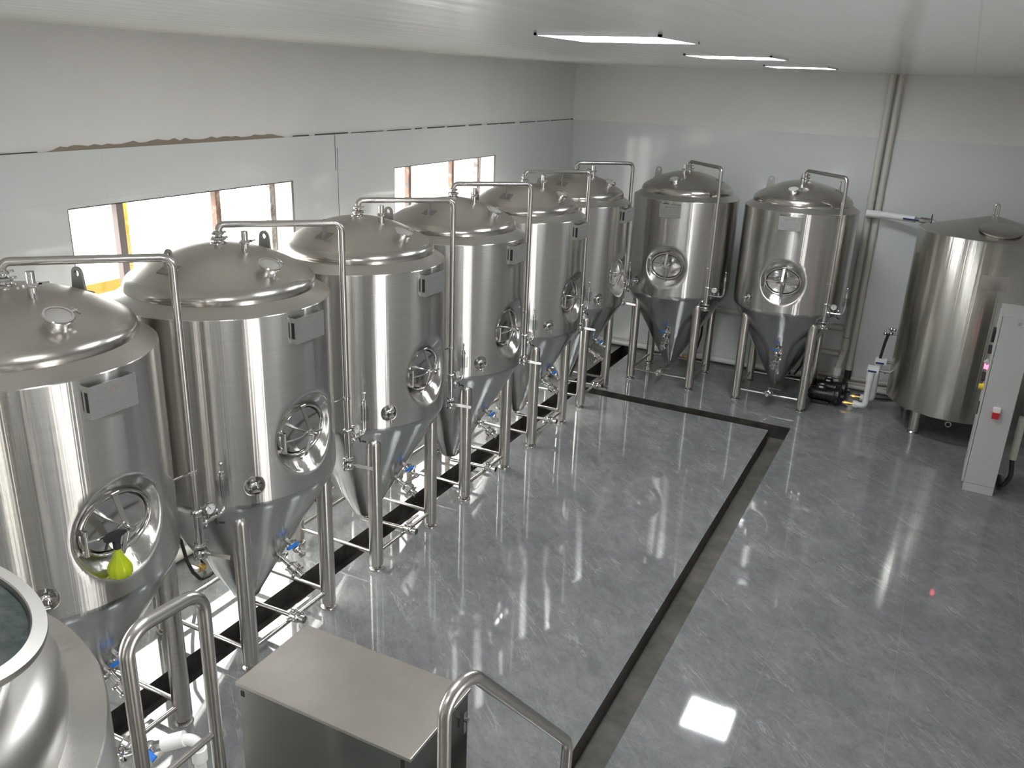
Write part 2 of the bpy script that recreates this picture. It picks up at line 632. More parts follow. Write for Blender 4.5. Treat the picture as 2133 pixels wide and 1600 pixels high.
vwall(D1a, Y0C, D1a, YB); vwall(D1b, Y0C, D1b, D2a); vwall(D1b, D2b, D1b, YB)
vwall(D1a, Y0C, D1b, Y0C); vwall(D1a, YB, D1b, YB)
vwall(D1b, D2a, D3a, D2a); vwall(D1b, D2b, D3b, D2b)
vwall(D3a, Y0C, D3a, D2a); vwall(D3b, Y0C, D3b, D2b); vwall(D3a, Y0C, D3b, Y0C)
struct(ch.build('trim_1', M_CHAN, smooth=0))
cb = MB()
for x0, x1, y0, y1 in ((D1a, D1b, Y0C, YB), (D1b, D3a, D2a, D2b)):
    cb.add([(x0, y0, -DEP), (x1, y0, -DEP), (x1, y1, -DEP), (x0, y1, -DEP)], [(0, 1, 2, 3)])
struct(cb.build('trim_6', M_CHAND, smooth=0))
cb = MB()
for x0, x1, y0, y1 in ((D3a, D3b, Y0C, D2b),):
    cb.add([(x0, y0, -DEP), (x1, y0, -DEP), (x1, y1, -DEP), (x0, y1, -DEP)], [(0, 1, 2, 3)])
struct(cb.build('trim_2', M_CHANB, smooth=0))

struct(MB().box(-WALL_T, XR + 0.2, YF - 0.2, YB + 0.2, ZC, ZC + 0.12).build('ceiling', M_CEIL, smooth=0))


def side_wall(name, m, x0, x1, z0, z1):
    """left wall with window openings, as boxes butted together"""
    b = MB()
    ws = sorted(WIN)
    zs = [z0] + [z for z in (WZ0, WZ1) if z0 < z < z1] + [z1]
    for za, zb in zip(zs, zs[1:]):
        inside = za >= WZ0 - 1e-6 and zb <= WZ1 + 1e-6
        if not inside:
            b.box(x0, x1, YF, YB, za, zb)
        else:
            ys = [YF] + [y for w in ws for y in w] + [YB]
            for i in range(0, len(ys), 2):
                b.box(x0, x1, ys[i], ys[i + 1], za, zb)
    return struct(b.build(name, m, smooth=0, merge=False))


side_wall('wall_left', M_PLASTER, -WALL_T, -0.014, 0, ZC)
side_wall('wall_left_tiling', M_TILE_L, -0.014, 0.0, 0, ZT)
struct(MB().box(-WALL_T, XR, YB + 0.014, YB + 0.2, 0, ZC).build('wall_back', M_PLASTER, smooth=0))
struct(MB().box(-0.014, XR, YB, YB + 0.014, 0, ZT).build('wall_back_tiling', M_TILE_B, smooth=0))
# right wall with an unseen opening added for more daylight, front wall behind the camera
rw = MB()
DY0, DY1, DZ = 0.2, 1.7, 2.4
rw.box(XR, XR + 0.2, YF, DY0, 0, ZC).box(XR, XR + 0.2, DY1, YB, 0, ZC).box(XR, XR + 0.2, DY0, DY1, DZ, ZC)
struct(rw.build('wall_right', M_PLASTER, smooth=0, merge=False))
struct(MB().box(-WALL_T, XR, YF - 0.2, YF, 0, ZC).build('wall_front', M_PLASTER, smooth=0))

# ragged mortar showing above the tile edge, and open joints
mo = MB()
ys = [2.86 + i * 0.05 for i in range(44)]
top = []
for i, y in enumerate(ys):
    e = min(1, i / 2.5, (len(ys) - 1 - i) / 3.0)
    top.append((y, ZT + e * (0.020 + 0.022 * random.random())))
vs, fs = [], []
for y, z in top:
    vs += [(-0.0135, y, ZT + 0.0005), (-0.0135, y, z), (-0.006, y, ZT + 0.0005), (-0.011, y, z)]
for i in range(len(top) - 1):
    a = i * 4; c = a + 4
    fs += [(a + 2, c + 2, c + 3, a + 3), (a + 1, a + 3, c + 3, c + 1)]
mo.add(vs, fs)
struct(mo.build('trim_3', M_MORTAR, smooth=0))
jo = MB()
jo.box(-0.001, 0.0012, 5.634, 5.641, 2.86, ZT - 0.003)
jo.box(-0.001, 0.0012, 5.664, 5.669, 2.40, 3.05)
y = 5.1
while y < YB:
    l_ = random.uniform(0.1, 0.5)
    jo.box(-0.0138, -0.0045, y, min(y + l_, YB - 0.02), ZT + 0.0005, ZT + random.uniform(0.006, 0.013))
    y += l_ + random.uniform(0.02, 0.15)
jo.box(-0.0138, -0.0045, YF + 0.5, 2.8, ZT + 0.0005, ZT + 0.006)
struct(jo.build('trim_4', M_CRACK, smooth=0, merge=False))

# ------------------------------------------------------------------ windows
wcfg = [
    (WIN[0], [(3.405, 0.055, M_MULLG), (4.30, 0.05, M_MULL), (4.905, 0.05, M_MULLW)]),
    (WIN[1], [(6.975, 0.05, M_MULL), (7.845, 0.05, M_MULL), (8.43, 0.05, M_MULLW)]),
    (WIN[2], [(-0.3, 0.05, M_MULL), (0.58, 0.05, M_MULL), (1.2, 0.05, M_MULL)]),
]
for k, ((y0, y1), mull) in enumerate(wcfg):
    fr = MB()
    fr.box(-WALL_T + 0.005, -WALL_T + 0.035, y0, y1, WZ0, WZ0 + 0.012)
    fr.box(-WALL_T + 0.005, -WALL_T + 0.035, y0, y1, WZ1 - 0.012, WZ1)
    fr.box(-WALL_T + 0.005, -WALL_T + 0.035, y0, y0 + 0.012, WZ0, WZ1)
    fr.box(-WALL_T + 0.005, -WALL_T + 0.035, y1 - 0.012, y1, WZ0, WZ1)
    w = struct(fr.build('window_%d' % (k + 1), M_MULLG, smooth=0, merge=False))
    for (yc, wd, mm) in mull:
        MB().box(-0.145, -0.095, yc - wd / 2, yc + wd / 2, WZ0 - 0.0, WZ1).build('window_bar', mm, w, smooth=0)
    MB().box(-WALL_T + 0.016, -WALL_T + 0.021, y0 + 0.013, y1 - 0.013, WZ0 + 0.013, WZ1 - 0.013).build('window_pane', M_PANE, w, smooth=0)
# dark reveal line round the openings (tile edge)
ed = MB()
for (y0, y1) in WIN:
    for a in (y0, y1):
        s_ = 0.004
        ed.box(-0.016, 0.0015, a - s_, a + s_ * 0.2, WZ0, WZ1)
    ed.box(-0.016, 0.0015, y0, y1, WZ1 - 0.001, WZ1 + 0.006)
struct(ed.build('trim_5', M_CRACK, smooth=0, merge=False))
# yellow steel frame standing outside the first window
yb = thing('yellow_steel_frame', 'yellow painted steel frame outside the nearer wide window', 'steel frame', (-0.42, 3.5, 0))
MB().box(-0.03, 0.03, 0.165, 0.200, 0, 3.1).build('upright', M_YBAR, yb, smooth=0)
MB().box(-0.03, 0.03, -0.62, 0.165, 2.12, 2.20).build('rail', M_YBAR, yb, smooth=0)
MB().box(-0.04, 0.04, -0.68, -0.62, 0, 3.1).build('upright', M_YBAR, yb, smooth=0)

# ------------------------------------------------------------------ ceiling lamps
for k, (yc, lab) in enumerate(((3.42, 'nearest and largest of the lit square ceiling lamps'),
                               (5.78, 'middle lit square ceiling lamp between the nearest and the farthest'),
                               (8.43, 'farthest and smallest-looking lit square ceiling lamp by the end wall'),
                               (0.9, 'lit square ceiling lamp above the platform'),
                               (-1.7, 'lit square ceiling lamp behind the platform'))):
    L = thing('ceiling_lamp', lab, 'ceiling lamp', (3.44, yc, ZC), 0, 'square ceiling lamps in one row')
    fb = MB()
    for a in (0, 1, 2, 3):
        Mr = Matrix.Rotation(a * pi / 2, 4, 'Z')
        fb.box(-0.30, 0.30, 0.285, 0.30, -0.012, 0.0, Mr)
    fb.build('lamp_frame', M_WHITE, L, smooth=0)
    MB().box(-0.285, 0.285, -0.285, 0.285, -0.008, -0.001).build('diffuser', M_DIFF, L, smooth=0)

# ------------------------------------------------------------------ fermenter
RT, ZR, ZS = 0.65, 2.3874, 1.215
MW = (0.0, 1.59)       # manway centre (arc length, z)


def cylp(s, z, d=0.0):
    """point on the jacket: s = arc length from the front, d = depth inwards"""
    a = s / RT
    return ((RT - d) * sin(a), -(RT - d) * cos(a), z)


def make_shell():
    b = MB()
    half = pi * RT
    sbr = [-half, -0.478, -0.338, 0.338, half]
    nsub = [34, 6, 28, 38]
    S = []
    for i in range(4):
        S += [sbr[i] + (sbr[i + 1] - sbr[i]) * k / nsub[i] for k in range(nsub[i])]
    S.append(half)
    zbr = [ZS + 0.02, 1.25, 1.28, 1.42, 1.93, ZR - 0.006]
    zsub = [1, 2, 5, 18, 6]
    Z = []
    for i in range(5):
        Z += [zbr[i] + (zbr[i + 1] - zbr[i]) * k / zsub[i] for k in range(zsub[i])]
    Z.append(zbr[-1])
    ns, nz = len(S), len(Z)

    def holes(s, z):
        if -0.338 < s < 0.338 and 1.25 < z < 1.93: return True
        if -0.478 < s < -0.338 and 1.28 < z < 1.42: return True
        return False
    vs = [cylp(s, z) for s in S for z in Z]
    fs = []
    for i in range(ns - 1):
        for k in range(nz - 1):
            if holes((S[i] + S[i + 1]) / 2, (Z[k] + Z[k + 1]) / 2): continue
            fs.append((i * nz + k, (i + 1) * nz + k, (i + 1) * nz + k + 1, i * nz + k + 1))
    b.add(vs, fs)

    def patch(s0, s1, z0, z1, c, rings):
        ss = [s for s in S if s0 - 1e-6 <= s <= s1 + 1e-6]
        zz = [z for z in Z if z0 - 1e-6 <= z <= z1 + 1e-6]
        loop = [(s, z0) for s in ss[:-1]] + [(s1, z) for z in zz[:-1]] + [(s, z1) for s in ss[::-1][:-1]] + [(s0, z) for z in zz[::-1][:-1]]
        n = len(loop)
        vs, fs = [], []
        r0a, r0b, d0 = rings[0]
        lev = []
        nb = 5
        for q in range(nb):
            f = q / nb
            row = []
            for (s, z) in loop:
                a = atan2(z - c[1], s - c[0])
                cx, cz = c[0] + r0a * cos(a), c[1] + r0b * sin(a)
                row.append(cylp(s + (cx - s) * f, z + (cz - z) * f))
            lev.append(row)
        for (ra, rb, d) in rings:
            lev.append([cylp(c[0] + ra * cos(atan2(z - c[1], s - c[0])), c[1] + rb * sin(atan2(z - c[1], s - c[0])), d) for (s, z) in loop])
        for row in lev: vs += row
        for q in range(len(lev) - 1):
            for i in range(n):
                j = (i + 1) % n
                fs.append((q * n + i, q * n + j, (q + 1) * n + j, (q + 1) * n + i))
        return vs, fs
    rg = [(0.275, 0.275, 0.0), (0.266, 0.266, 0.002), (0.258, 0.257, 0.007), (0.252, 0.249, 0.015), (0.248, 0.242, 0.025)]
    for k in range(1, 7):
        f = k / 6
        rg.append((0.248 + (0.212 - 0.248) * f, 0.242 + (0.168 - 0.242) * f, 0.025 + 0.06 * f))
    rg.append((0.200, 0.156, 0.088))
    b.add(*patch(-0.338, 0.338, 1.25, 1.93, MW, rg))
    rp = [(0.062, 0.062, 0.0), (0.059, 0.059, 0.003), (0.057, 0.057, 0.010), (0.054, 0.054, 0.038), (0.035, 0.035, 0.042), (0.001, 0.001, 0.042)]
    b.add(*patch(-0.478, -0.338, 1.28, 1.42, (-0.408, 1.352), rp))
    # shoulder ring and the lower rounded edge
    b.lathe([(RT, ZR - 0.006), (RT - 0.001, ZR - 0.003), (RT - 0.003, ZR - 0.001)], 128)
    return b


def wing_clamp(b, c, axis, r, th=0.016, wing=True):
    """tri-clamp: ring, ferrule lips and wing nut"""
    M = orient(c, axis)
    b.lathe([(r * 0.6, -th * 0.9), (r, -th * 0.5), (r + 0.004, 0), (r, th * 0.5), (r * 0.6, th * 0.9)], 20, M, True, True)
    if wing:
        b.box(r, r + 0.022, -0.006, 0.006, -0.006, 0.006, M)
        b.box(r + 0.012, r + 0.018, -0.018, 0.018, -0.004, 0.004, M)
        b.box(-r - 0.014, -r, -0.007, 0.007, -0.007, 0.007, M)


def plate_text(parent, body, size, loc, m, name):
    cu = bpy.data.curves.new(name, 'FONT')
    cu.body = body
    cu.size = size
    cu.align_x = 'CENTER'
    cu.extrude = 0.0003
    tmp = bpy.data.objects.new('tmp', cu)
    COL.objects.link(tmp)
    bpy.context.view_layer.update()
    me = bpy.data.meshes.new_from_object(tmp.evaluated_get(bpy.context.evaluated_depsgraph_get()))
    bpy.data.objects.remove(tmp)
    me.transform(Matrix.Translation(Vector(loc)) @ Matrix.Rotation(pi / 2, 4, 'X'))
    me.materials.clear()
    me.materials.append(m)
    o = bpy.data.objects.new(name, me)
    COL.objects.link(o)
    o.parent = parent
    return o


def make_fermenter(label, px, py):
    """px,py: where the blow-off pipe comes down, in the tank's own frame"""
    T = thing('fermenter_tank', label, 'fermentation tank', group='conical fermenters')
    make_shell().build('tank_jacket', M_SHELL, T, smooth=50)
    # sloping shoulder ring and dished top with its polished knuckle
    MB().lathe([(RT - 0.002, ZR - 0.002), (RT - 0.006, ZR + 0.001), (0.562, 2.442)], 128).build('shoulder_ring', M_DOME, T, smooth=30)
    prof = [(0.565, 2.436), (0.566, 2.450)]
    for k in range(9):
        a = radians(59 * k / 8)
        prof.append((0.482 + 0.084 * cos(a), 2.450 + 0.084 * sin(a)))
    r0, z0 = prof[-1]
    zt = 2.692
    for k in range(1, 17):
        r = r0 * (1 - k / 16)
        prof.append((max(r, 0.0005), z0 + (zt - z0) * (1 - (r / r0) ** 2)))
    dome = MB().lathe(prof, 96).build('dished_top', M_DTOP, T, smooth=60)

    def dz(r):
        return z0 + (zt - z0) * (1 - (min(r, r0) / r0) ** 2)
    # lifting lugs on pads
    for sx in (-1, 1):
        zz = dz(0.39)
        b = MB()
        out = []
        for k in range(13):
            a = pi * k / 12
            out.append((0.030 * cos(a), 0.060 + 0.030 * sin(a)))
        out = [(0.038, -0.012)] + out + [(-0.038, -0.012)]
        hole = [(0.014 * cos(2 * pi * k / 15), 0.062 + 0.014 * sin(2 * pi * k / 15)) for k in range(15)]
        Mx = Matrix.Translation((sx * 0.39, 0.0, zz)) @ Matrix.Scale(1.3, 4) @ Matrix.Rotation(pi / 2 if sx > 0 else radians(20), 4, 'Z') @ Matrix.Rotation(pi / 2, 4, 'X')
        n = len(out)
        # ring of quads between outline and hole
        hv = []
        for (x, y) in out:
            a = atan2(y - 0.062, x)
            hv.append((0.014 * cos(a), 0.062 + 0.014 * sin(a)))
        vs, fs = [], []
        for tt in (-0.005, 0.005):
            vs += [(x, y, tt) for x, y in out] + [(x, y, tt) for x, y in hv]
        for i in range(n):
            j = (i + 1) % n
            fs += [(i, j, n + j, n + i), (2 * n + i, 3 * n + i, 3 * n + j, 2 * n + j), (i, 2 * n + i, 2 * n + j, j), (n + i, n + j, 3 * n + j, 3 * n + i)]
        b.add(vs, fs, Mx)
        pad = MB()
        MM = Matrix.Translation((sx * 0.39, 0, zz - 0.004)) @ Matrix.Rotation(sx * radians(22), 4, 'Y')
        b.box(-0.045, 0.045, -0.06, 0.06, -0.006, 0.006, MM)
        b.build('lifting_lug', M_LUG, T)
    # centre port and blow-off arm
    b = MB()
    b.lathe([(0.055, zt - 0.02), (0.050, zt + 0.005), (0.034, zt + 0.012), (0.034, zt + 0.028)], 24)
    wing_clamp(b, (0, 0, zt + 0.030), (0, 0, 1), 0.043)
    wing_clamp(b, (0, 0, zt + 0.062), (0, 0, 1), 0.032)
    b.build('top_fitting', M_POL, T)
    za = 2.805
    b = MB()
    b.tube([(0, 0, zt + 0.03), (0, 0, za), (px, py, za - 0.012), (px, py, 1.14)], 0.021, 16, 0.055)
    arm = b.build('blow_off_pipe', M_TUBE, T)
    b = MB()
    wing_clamp(b, (px, py, 1.36), (0, 0, 1), 0.028)
    b.cyl((px, py, 1.33), (px, py, 1.14), 0.024, 16)
    wing_clamp(b, (px, py, 1.145), (0, 0, 1), 0.034)
    b.lathe([(0.034, -0.028), (0.040, -0.014), (0.040, 0.010), (0.034, 0.020)], 20, Matrix.Translation((px, py, 1.10)), True, True)
    wing_clamp(b, (px, py, 1.075), (0, 0, 1), 0.036)
    b.build('pipe_valve_body', M_POL, arm)
    b = MB()
    hd = Vector((0.35, -1, -0.12)).normalized() if px > 0.54 else Vector((-1, -0.15, 0.02)).normalized()
    p0 = Vector((px, py, 1.10))
    b.cyl(p0 + hd * 0.02, p0 + hd * 0.06, 0.008, 10)
    b.box(-0.004, 0.004, -0.012, 0.012, 0.05, 0.175, orient(p0, hd))
    b.build('valve_handle', M_TUBE, arm)
    # stand-off brackets to the jacket
    for zz in (1.60,):
        a = atan2(px, -py)
        q = Vector((0.64 * sin(a - 0.12), -0.64 * cos(a - 0.12), zz))
        b = MB()
        b.cyl(q, (px, py, zz), 0.007, 10)
        b.cyl((px, py, zz - 0.012), (px, py, zz + 0.012), 0.026, 16)
        b.build('stand_off', M_POL, arm)
    # spunding branch: tee, cock, gauge, clear cup
    zj = 1.265
    b = MB()
    b.tube([(px, py, zj), (px + 0.10, py, zj - 0.0), (px + 0.20, py, zj - 0.0), (px + 0.20, py, zj + 0.10)], 0.0125, 12, 0.045)
    wing_clamp(b, (px + 0.05, py, zj), (1, 0, 0), 0.020, 0.012)
    b.cyl((px + 0.085, py, zj + 0.012), (px + 0.085, py, zj + 0.045), 0.006, 10)
    b.cyl((px + 0.14, py, zj), (px + 0.14, py, zj + 0.03), 0.010, 10)
    b.ball((px + 0.14, py, zj + 0.036), 0.013, 12)
    brn = b.build('spunding_branch', M_POL, T)
    b = MB()
    b.box(-0.02, 0.02, -0.006, 0.006, 0, 0.012, Matrix.Translation((px + 0.15, py - 0.02, zj - 0.05)) @ Matrix.Rotation(0.5, 4, 'Y'))
    b.cyl((px + 0.13, py, zj - 0.01), (px + 0.13, py - 0.008, zj - 0.045), 0.005, 8)
    b.build('cock_handle', M_RUBBER, brn)
    g = (px + 0.085, py - 0.008, zj + 0.075)
    b = MB()
    b.lathe([(0.034, -0.02), (0.036, -0.015), (0.036, 0.008), (0.032, 0.010), (0.031, 0.006)], 28, orient(g, (0, -1, 0)), True)
    gg = b.build('pressure_gauge', M_POL, brn)
    b = MB()
    b.lathe([(0.031, 0.0065), (0.0005, 0.0065)], 28, orient(g, (0, -1, 0)))
    face = b.build('gauge_dial', M_GAUGE, brn)
    b = MB()
    Mg = orient(g, (0, -1, 0))
    b.box(-0.0015, 0.0015, -0.003, 0.022, 0.007, 0.0085, Mg @ Matrix.Rotation(0.6, 4, 'Z'))
    for k in range(9):
        b.box(-0.001, 0.001, 0.023, 0.028, 0.0066, 0.0075, Mg @ Matrix.Rotation(radians(-130 + 32.5 * k), 4, 'Z'))
    b.build('gauge_needle', M_DARK, brn)
    cx, cz = px + 0.20, zj + 0.10
    b = MB()
    b.lathe([(0.012, 0), (0.036, 0.002), (0.038, 0.008), (0.038, 0.098), (0.035, 0.098), (0.035, 0.010), (0.012, 0.008)], 28, Matrix.Translation((cx, py, cz)))
    b.build('clear_cup', M_CUP, brn)
    b = MB()
    b.cyl((cx, py, cz), (cx, py, cz + 0.155), 0.014, 16)
    b.cyl((cx, py, cz + 0.12), (cx, py, cz + 0.135), 0.019, 16)
    b.cyl((cx, py, cz + 0.15), (cx, py, cz + 0.20), 0.005, 10)
    b.ball((cx, py, cz + 0.205), 0.0125, 14)
    b.build('relief_stem', M_POL, brn)
    # short upright port with clamp
    b = MB()
    zz = dz(0.21)
    b.cyl((0, -0.21, zz - 0.01), (0, -0.21, zz + 0.055), 0.022, 18)
    b.cyl((0, -0.21, zz + 0.055), (0, -0.21, zz + 0.122), 0.0205, 18)
    wing_clamp(b, (0, -0.21, zz + 0.058), (0, 0, 1), 0.027)
    b.box(0.02, 0.085, -0.216, -0.205, zz + 0.055, zz + 0.062)
    b.build('vent_port', M_POL, T)
    # dished blank with clamp on the front of the dome
    nn = Vector((-0.03, -0.42, 1.05)).normalized()
    pp = Vector((-0.05, -0.42, dz(0.42) - 0.016))
    b = MB()
    b.lathe([(0.047, -0.01), (0.047, 0.022), (0.052, 0.034), (0.062, 0.058)], 28, orient(pp, nn))
    b.lathe([(0.055, 0.052), (0.068, 0.058), (0.070, 0.064), (0.066, 0.070), (0.056, 0.070)], 28, orient(pp, nn))
    b.box(0.066, 0.095, -0.007, 0.007, 0.058, 0.070, orient(pp, nn))
    b.cyl(orient(pp, nn) @ Vector((0.09, -0.025, 0.064)), orient(pp, nn) @ Vector((0.09, 0.03, 0.064)), 0.006, 8)
    cf = b.build('clamp_ferrule', M_POL, T)
    b = MB()
    b.lathe([(0.060, 0.066), (0.045, 0.072), (0.0005, 0.074)], 28, orient(pp, nn))
    b.build('ferrule_film', M_FILM, cf)
    # cone
    b = MB()
    kn = [(RT - 0.12 * (1 - cos(radians(a_))), 1.237 - 0.12 * sin(radians(a_))) for a_ in (0, 5, 10, 15, 20, 25, 29)]
    b.lathe(kn + [(0.34, 0.67), (0.104, 0.256), (0.096, 0.232), (0.078, 0.212), (0.03, 0.197)], 96, None, False, True)
    b.build('cone_bottom', M_CONE, T, smooth=28)
    # manway: neck frame, door, bar, wheel, hinge
    C0 = Vector((0, -0.570, MW[1]))

    def ell(a, b_, y, n=56):
        return [Vector((a * cos(2 * pi * k / n), y, MW[1] + b_ * sin(2 * pi * k / n))) for k in range(n)]
    rows = [ell(0.206, 0.162, -0.560), ell(0.208, 0.164, -0.574), ell(0.203, 0.159, -0.583), ell(0.196, 0.152, -0.583), ell(0.190, 0.146, -0.574), ell(0.188, 0.144, -0.55)]
    vs = [p for r in rows for p in r]
    n = 56
    fs = [(q * n + i, q * n + (i + 1) % n, (q + 1) * n + (i + 1) % n, (q + 1) * n + i) for q in range(len(rows) - 1) for i in range(n)]
    man = MB().add(vs, fs).build('manway', M_POL, T, smooth=60)
    rows = [ell(0.184, 0.140, -0.548), ell(0.183, 0.139, -0.562), ell(0.178, 0.134, -0.567), ell(0.165, 0.121, -0.564), ell(0.12, 0.088, -0.556), ell(0.06, 0.044, -0.551), ell(0.001, 0.001, -0.550)]
    vs = [p for r in rows for p in r]
    fs = [(q * n + i, q * n + (i + 1) % n, (q + 1) * n + (i + 1) % n, (q + 1) * n + i) for q in range(len(rows) - 1) for i in range(n)]
    MB().add(vs, fs).build('manway_door', M_POL, man, smooth=50)
    b = MB()
    pts = [(0, -0.585, MW[1] + 0.160), (0, -0.645, MW[1] + 0.01), (0, -0.645, MW[1] - 0.02), (0, -0.592, MW[1] - 0.170)]
    for a_, c_ in zip(pts, pts[1:]):
        A, Cc = Vector(a_), Vector(c_)
        d = (Cc - A)
        Mx = orient(A, d)
        # keep the flat side forwards
        zax = d.normalized(); xax = Vector((1, 0, 0)); yax = zax.cross(xax)
        Mx = Matrix((xax.to_4d(), yax.to_4d(), zax.to_4d(), (0, 0, 0, 1))).transposed()
        Mx[0][3], Mx[1][3], Mx[2][3] = A
        Mx[3][0] = Mx[3][1] = Mx[3][2] = 0; Mx[3][3] = 1
        b.box(-0.0135, 0.0135, -0.004, 0.004, 0, d.length, Mx)
    b.cyl((-0.022, -0.588, MW[1] + 0.163), (0.022, -0.588, MW[1] + 0.163), 0.011, 12)
    b.build('clamp_bar', M_TUBE, man)
    b = MB()
    b.cyl((0, -0.545, MW[1]), (0, -0.70, MW[1]), 0.009, 12)
    b.cyl((0, -0.652, MW[1]), (0, -0.690, MW[1]), 0.019, 14)
    for a in (0.12, pi * 2 / 3 + 0.12, pi * 4 / 3 + 0.12):
        d = Vector((cos(a), -0.12, sin(a)))
        b.cyl(Vector((0, -0.672, MW[1])) + d * 0.01, Vector((0, -0.672, MW[1])) + d * 0.062, 0.0055, 10)
    b.build('hand_nut', M_POL, man)
    b = MB()
    b.cyl((-0.196, -0.612, MW[1] - 0.075), (-0.196, -0.612, MW[1] + 0.055), 0.010, 12)
    b.tube([(-0.196, -0.618, MW[1] - 0.0), (-0.15, -0.640, MW[1] + 0.002), (-0.08, -0.645, MW[1] + 0.0), (0, -0.635, MW[1] + 0.02)], 0.0075, 10, 0.06)
    b.box(-0.212, -0.186, -0.618, -0.560, MW[1] + 0.035, MW[1] + 0.055)
    b.box(-0.212, -0.186, -0.618, -0.560, MW[1] - 0.075, MW[1] - 0.058)
    b.build('hinge', M_POL, man)
    # sample cock
    a = -0.408 / RT
    n0 = Vector((sin(a), -cos(a), 0))
    side = Vector((cos(a), sin(a), 0))
    pc = n0 * 0.612 + Vector((0, 0, 1.345))
    b = MB()
    b.cyl(pc, pc + n0 * 0.065, 0.017, 14)
    wing_clamp(b, pc + n0 * 0.035, n0, 0.029, 0.014)
    b.cyl(pc + n0 * 0.06, pc + n0 * 0.098, 0.021, 14)
    b.cyl(pc + n0 * 0.075, pc + n0 * 0.085 - Vector((0, 0, 0.06)), 0.0085, 10)
    b.cyl(pc + n0 * 0.098, pc + n0 * 0.103, 0.009, 10)
    b.cyl(pc + n0 * 0.104 - side * 0.022, pc + n0 * 0.104 + side * 0.022, 0.005, 8)
    b.build('sample_cock', M_POL, T)
    # nameplate bracket
    b = MB()
    b.box(-0.125, 0.125, -0.680, -0.677, 2.195, 2.350)
    b.box(0.122, 0.125, -0.677, -0.637, 2.195, 2.350)
    b.box(-0.125, -0.122, -0.677, -0.669, 2.195, 2.350)
    b.box(-0.125, -0.122, -0.669, -0.645, 2.195, 2.225)
    b.box(-0.125, -0.122, -0.669, -0.645, 2.322, 2.350)
    b.box(-0.125, -0.122, -0.645, -0.637, 2.195, 2.350)
    pl = b.build('nameplate', M_PLATE, T, smooth=0, merge=False)
    MB().box(-0.1225, -0.1205, -0.670, -0.644, 2.224, 2.323).build('nameplate_slot', M_DARK, pl, smooth=0)
    plate_text(pl, 'AMETO', 0.024, (0.018, -0.6802, 2.308), M_LOGO, 'nameplate_logo_text')
    plate_text(pl, 'CE', 0.022, (0.100, -0.6802, 2.318), M_ENG, 'nameplate_mark')
    b = MB()
    b.lathe([(0.013, 0), (0.013, 0.0006), (0.010, 0.0006), (0.010, 0)], 20, orient((-0.042, -0.6801, 2.315), (0, -1, 0)))
    for s_ in (-1, 1):
        b.box(-0.0015, 0.0015, -0.010, 0.010, 0, 0.0006, orient((-0.042, -0.6801, 2.315), (0, -1, 0)) @ Matrix.Rotation(s_ * 0.7, 4, 'Z'))
    b.build('nameplate_emblem', M_ENG, pl, smooth=0, merge=False)
    b = MB()
    rr = random.Random(3)
    for k in range(3):
        z = 2.276 - k * 0.019
        b.box(-0.098, -0.098 + 0.030 + 0.004 * k, -0.6806, -0.6801, z, z + 0.0035)
        x = -0.045
        while x < 0.095:
            w_ = rr.uniform(0.010, 0.03)
            if rr.random() < 0.55:
                b.box(x, min(x + w_, 0.1), -0.6806, -0.6801, z + 0.001, z + 0.0032)
            x += w_ + 0.006
    b.box(-0.06, 0.075, -0.6806, -0.6801, 2.216, 2.2185)
    b.box(-0.04, 0.055, -0.6806, -0.6801, 2.207, 2.209)
    b.build('nameplate_text_lines', M_ENG, pl, smooth=0, merge=False)
    # legs, feet, cross bars
    A = 0.396
    for sx in (-1, 1):
        for sy in (-1, 1):
            b = MB()
            b.lathe([(0.054, 0.045), (0.054, 1.075), (0.051, 1.098), (0.039, 1.116), (0.018, 1.124), (0.0005, 1.126)], 28, Matrix.Translation((sx * A, sy * A, 0)), True)
            lg = b.build('leg', M_LEG, T, smooth=50)
            b = MB()
            b.cyl((sx * A, sy * A, 0.012), (sx * A, sy * A, 0.047), 0.036, 20)
            b.lathe([(0.056, 0.0), (0.058, 0.004), (0.056, 0.010), (0.034, 0.020)], 24, Matrix.Translation((sx * A, sy * A, 0)), True, True)
            b.build('foot', M_TUBE, lg)
    for p0, p1 in (((-A, -A), (A, -A)), ((A, -A), (A, A)), ((A, A), (-A, A)), ((-A, A), (-A, -A))):
        v0, v1 = Vector((*p0, 0.135)), Vector((*p1, 0.135))
        d = (v1 - v0).normalized() * 0.048
        MB().cyl(v0 + d, v1 - d, 0.0165, 16).build('cross_bar', M_TUBE, T)
    # cone outlets
    def conep(z):
        return 0.34 + (z - 0.67) * (0.628 - 0.34) / (1.207 - 0.67) if z > 0.67 else 0.104 + (z - 0.256) * (0.34 - 0.104) / (0.67 - 0.256)
    cn = Vector((0, -0.88, -0.47)).normalized()
    p0 = Vector((0.03, -conep(0.73), 0.73))
    b = MB()
    b.cyl(p0 - cn * 0.01, p0 + cn * 0.075, 0.017, 12)
    wing_clamp(b, p0 + cn * 0.035, cn, 0.031, 0.016)
    b.ball(p0 + cn * 0.09, 0.027, 14)
    b.cyl(p0 + cn * 0.09, p0 + cn * 0.155, 0.014, 12)
    b.cyl(p0 + cn * 0.13, p0 + cn * 0.155, 0.021, 8)
    b.cyl(p0 + cn * 0.09, p0 + cn * 0.09 + Vector((0.02, -0.02, 0.045)), 0.010, 10)
    ov = b.build('sampling_valve', M_POL, T)
    MB().box(-0.085, 0.015, -0.011, 0.011, 0.034, 0.046, Matrix.Translation(p0 + cn * 0.09)).build('blue_handle', M_BLUE, ov, label='blue lever handle', bevel=0.002)
    p0 = Vector((0.02, -conep(0.60), 0.60))
    b = MB()
    b.cyl(p0 - cn * 0.01, p0 + cn * 0.12, 0.019, 14)
    wing_clamp(b, p0 + cn * 0.03, cn, 0.035, 0.016)
    wing_clamp(b, p0 + cn * 0.115, cn, 0.037, 0.016)
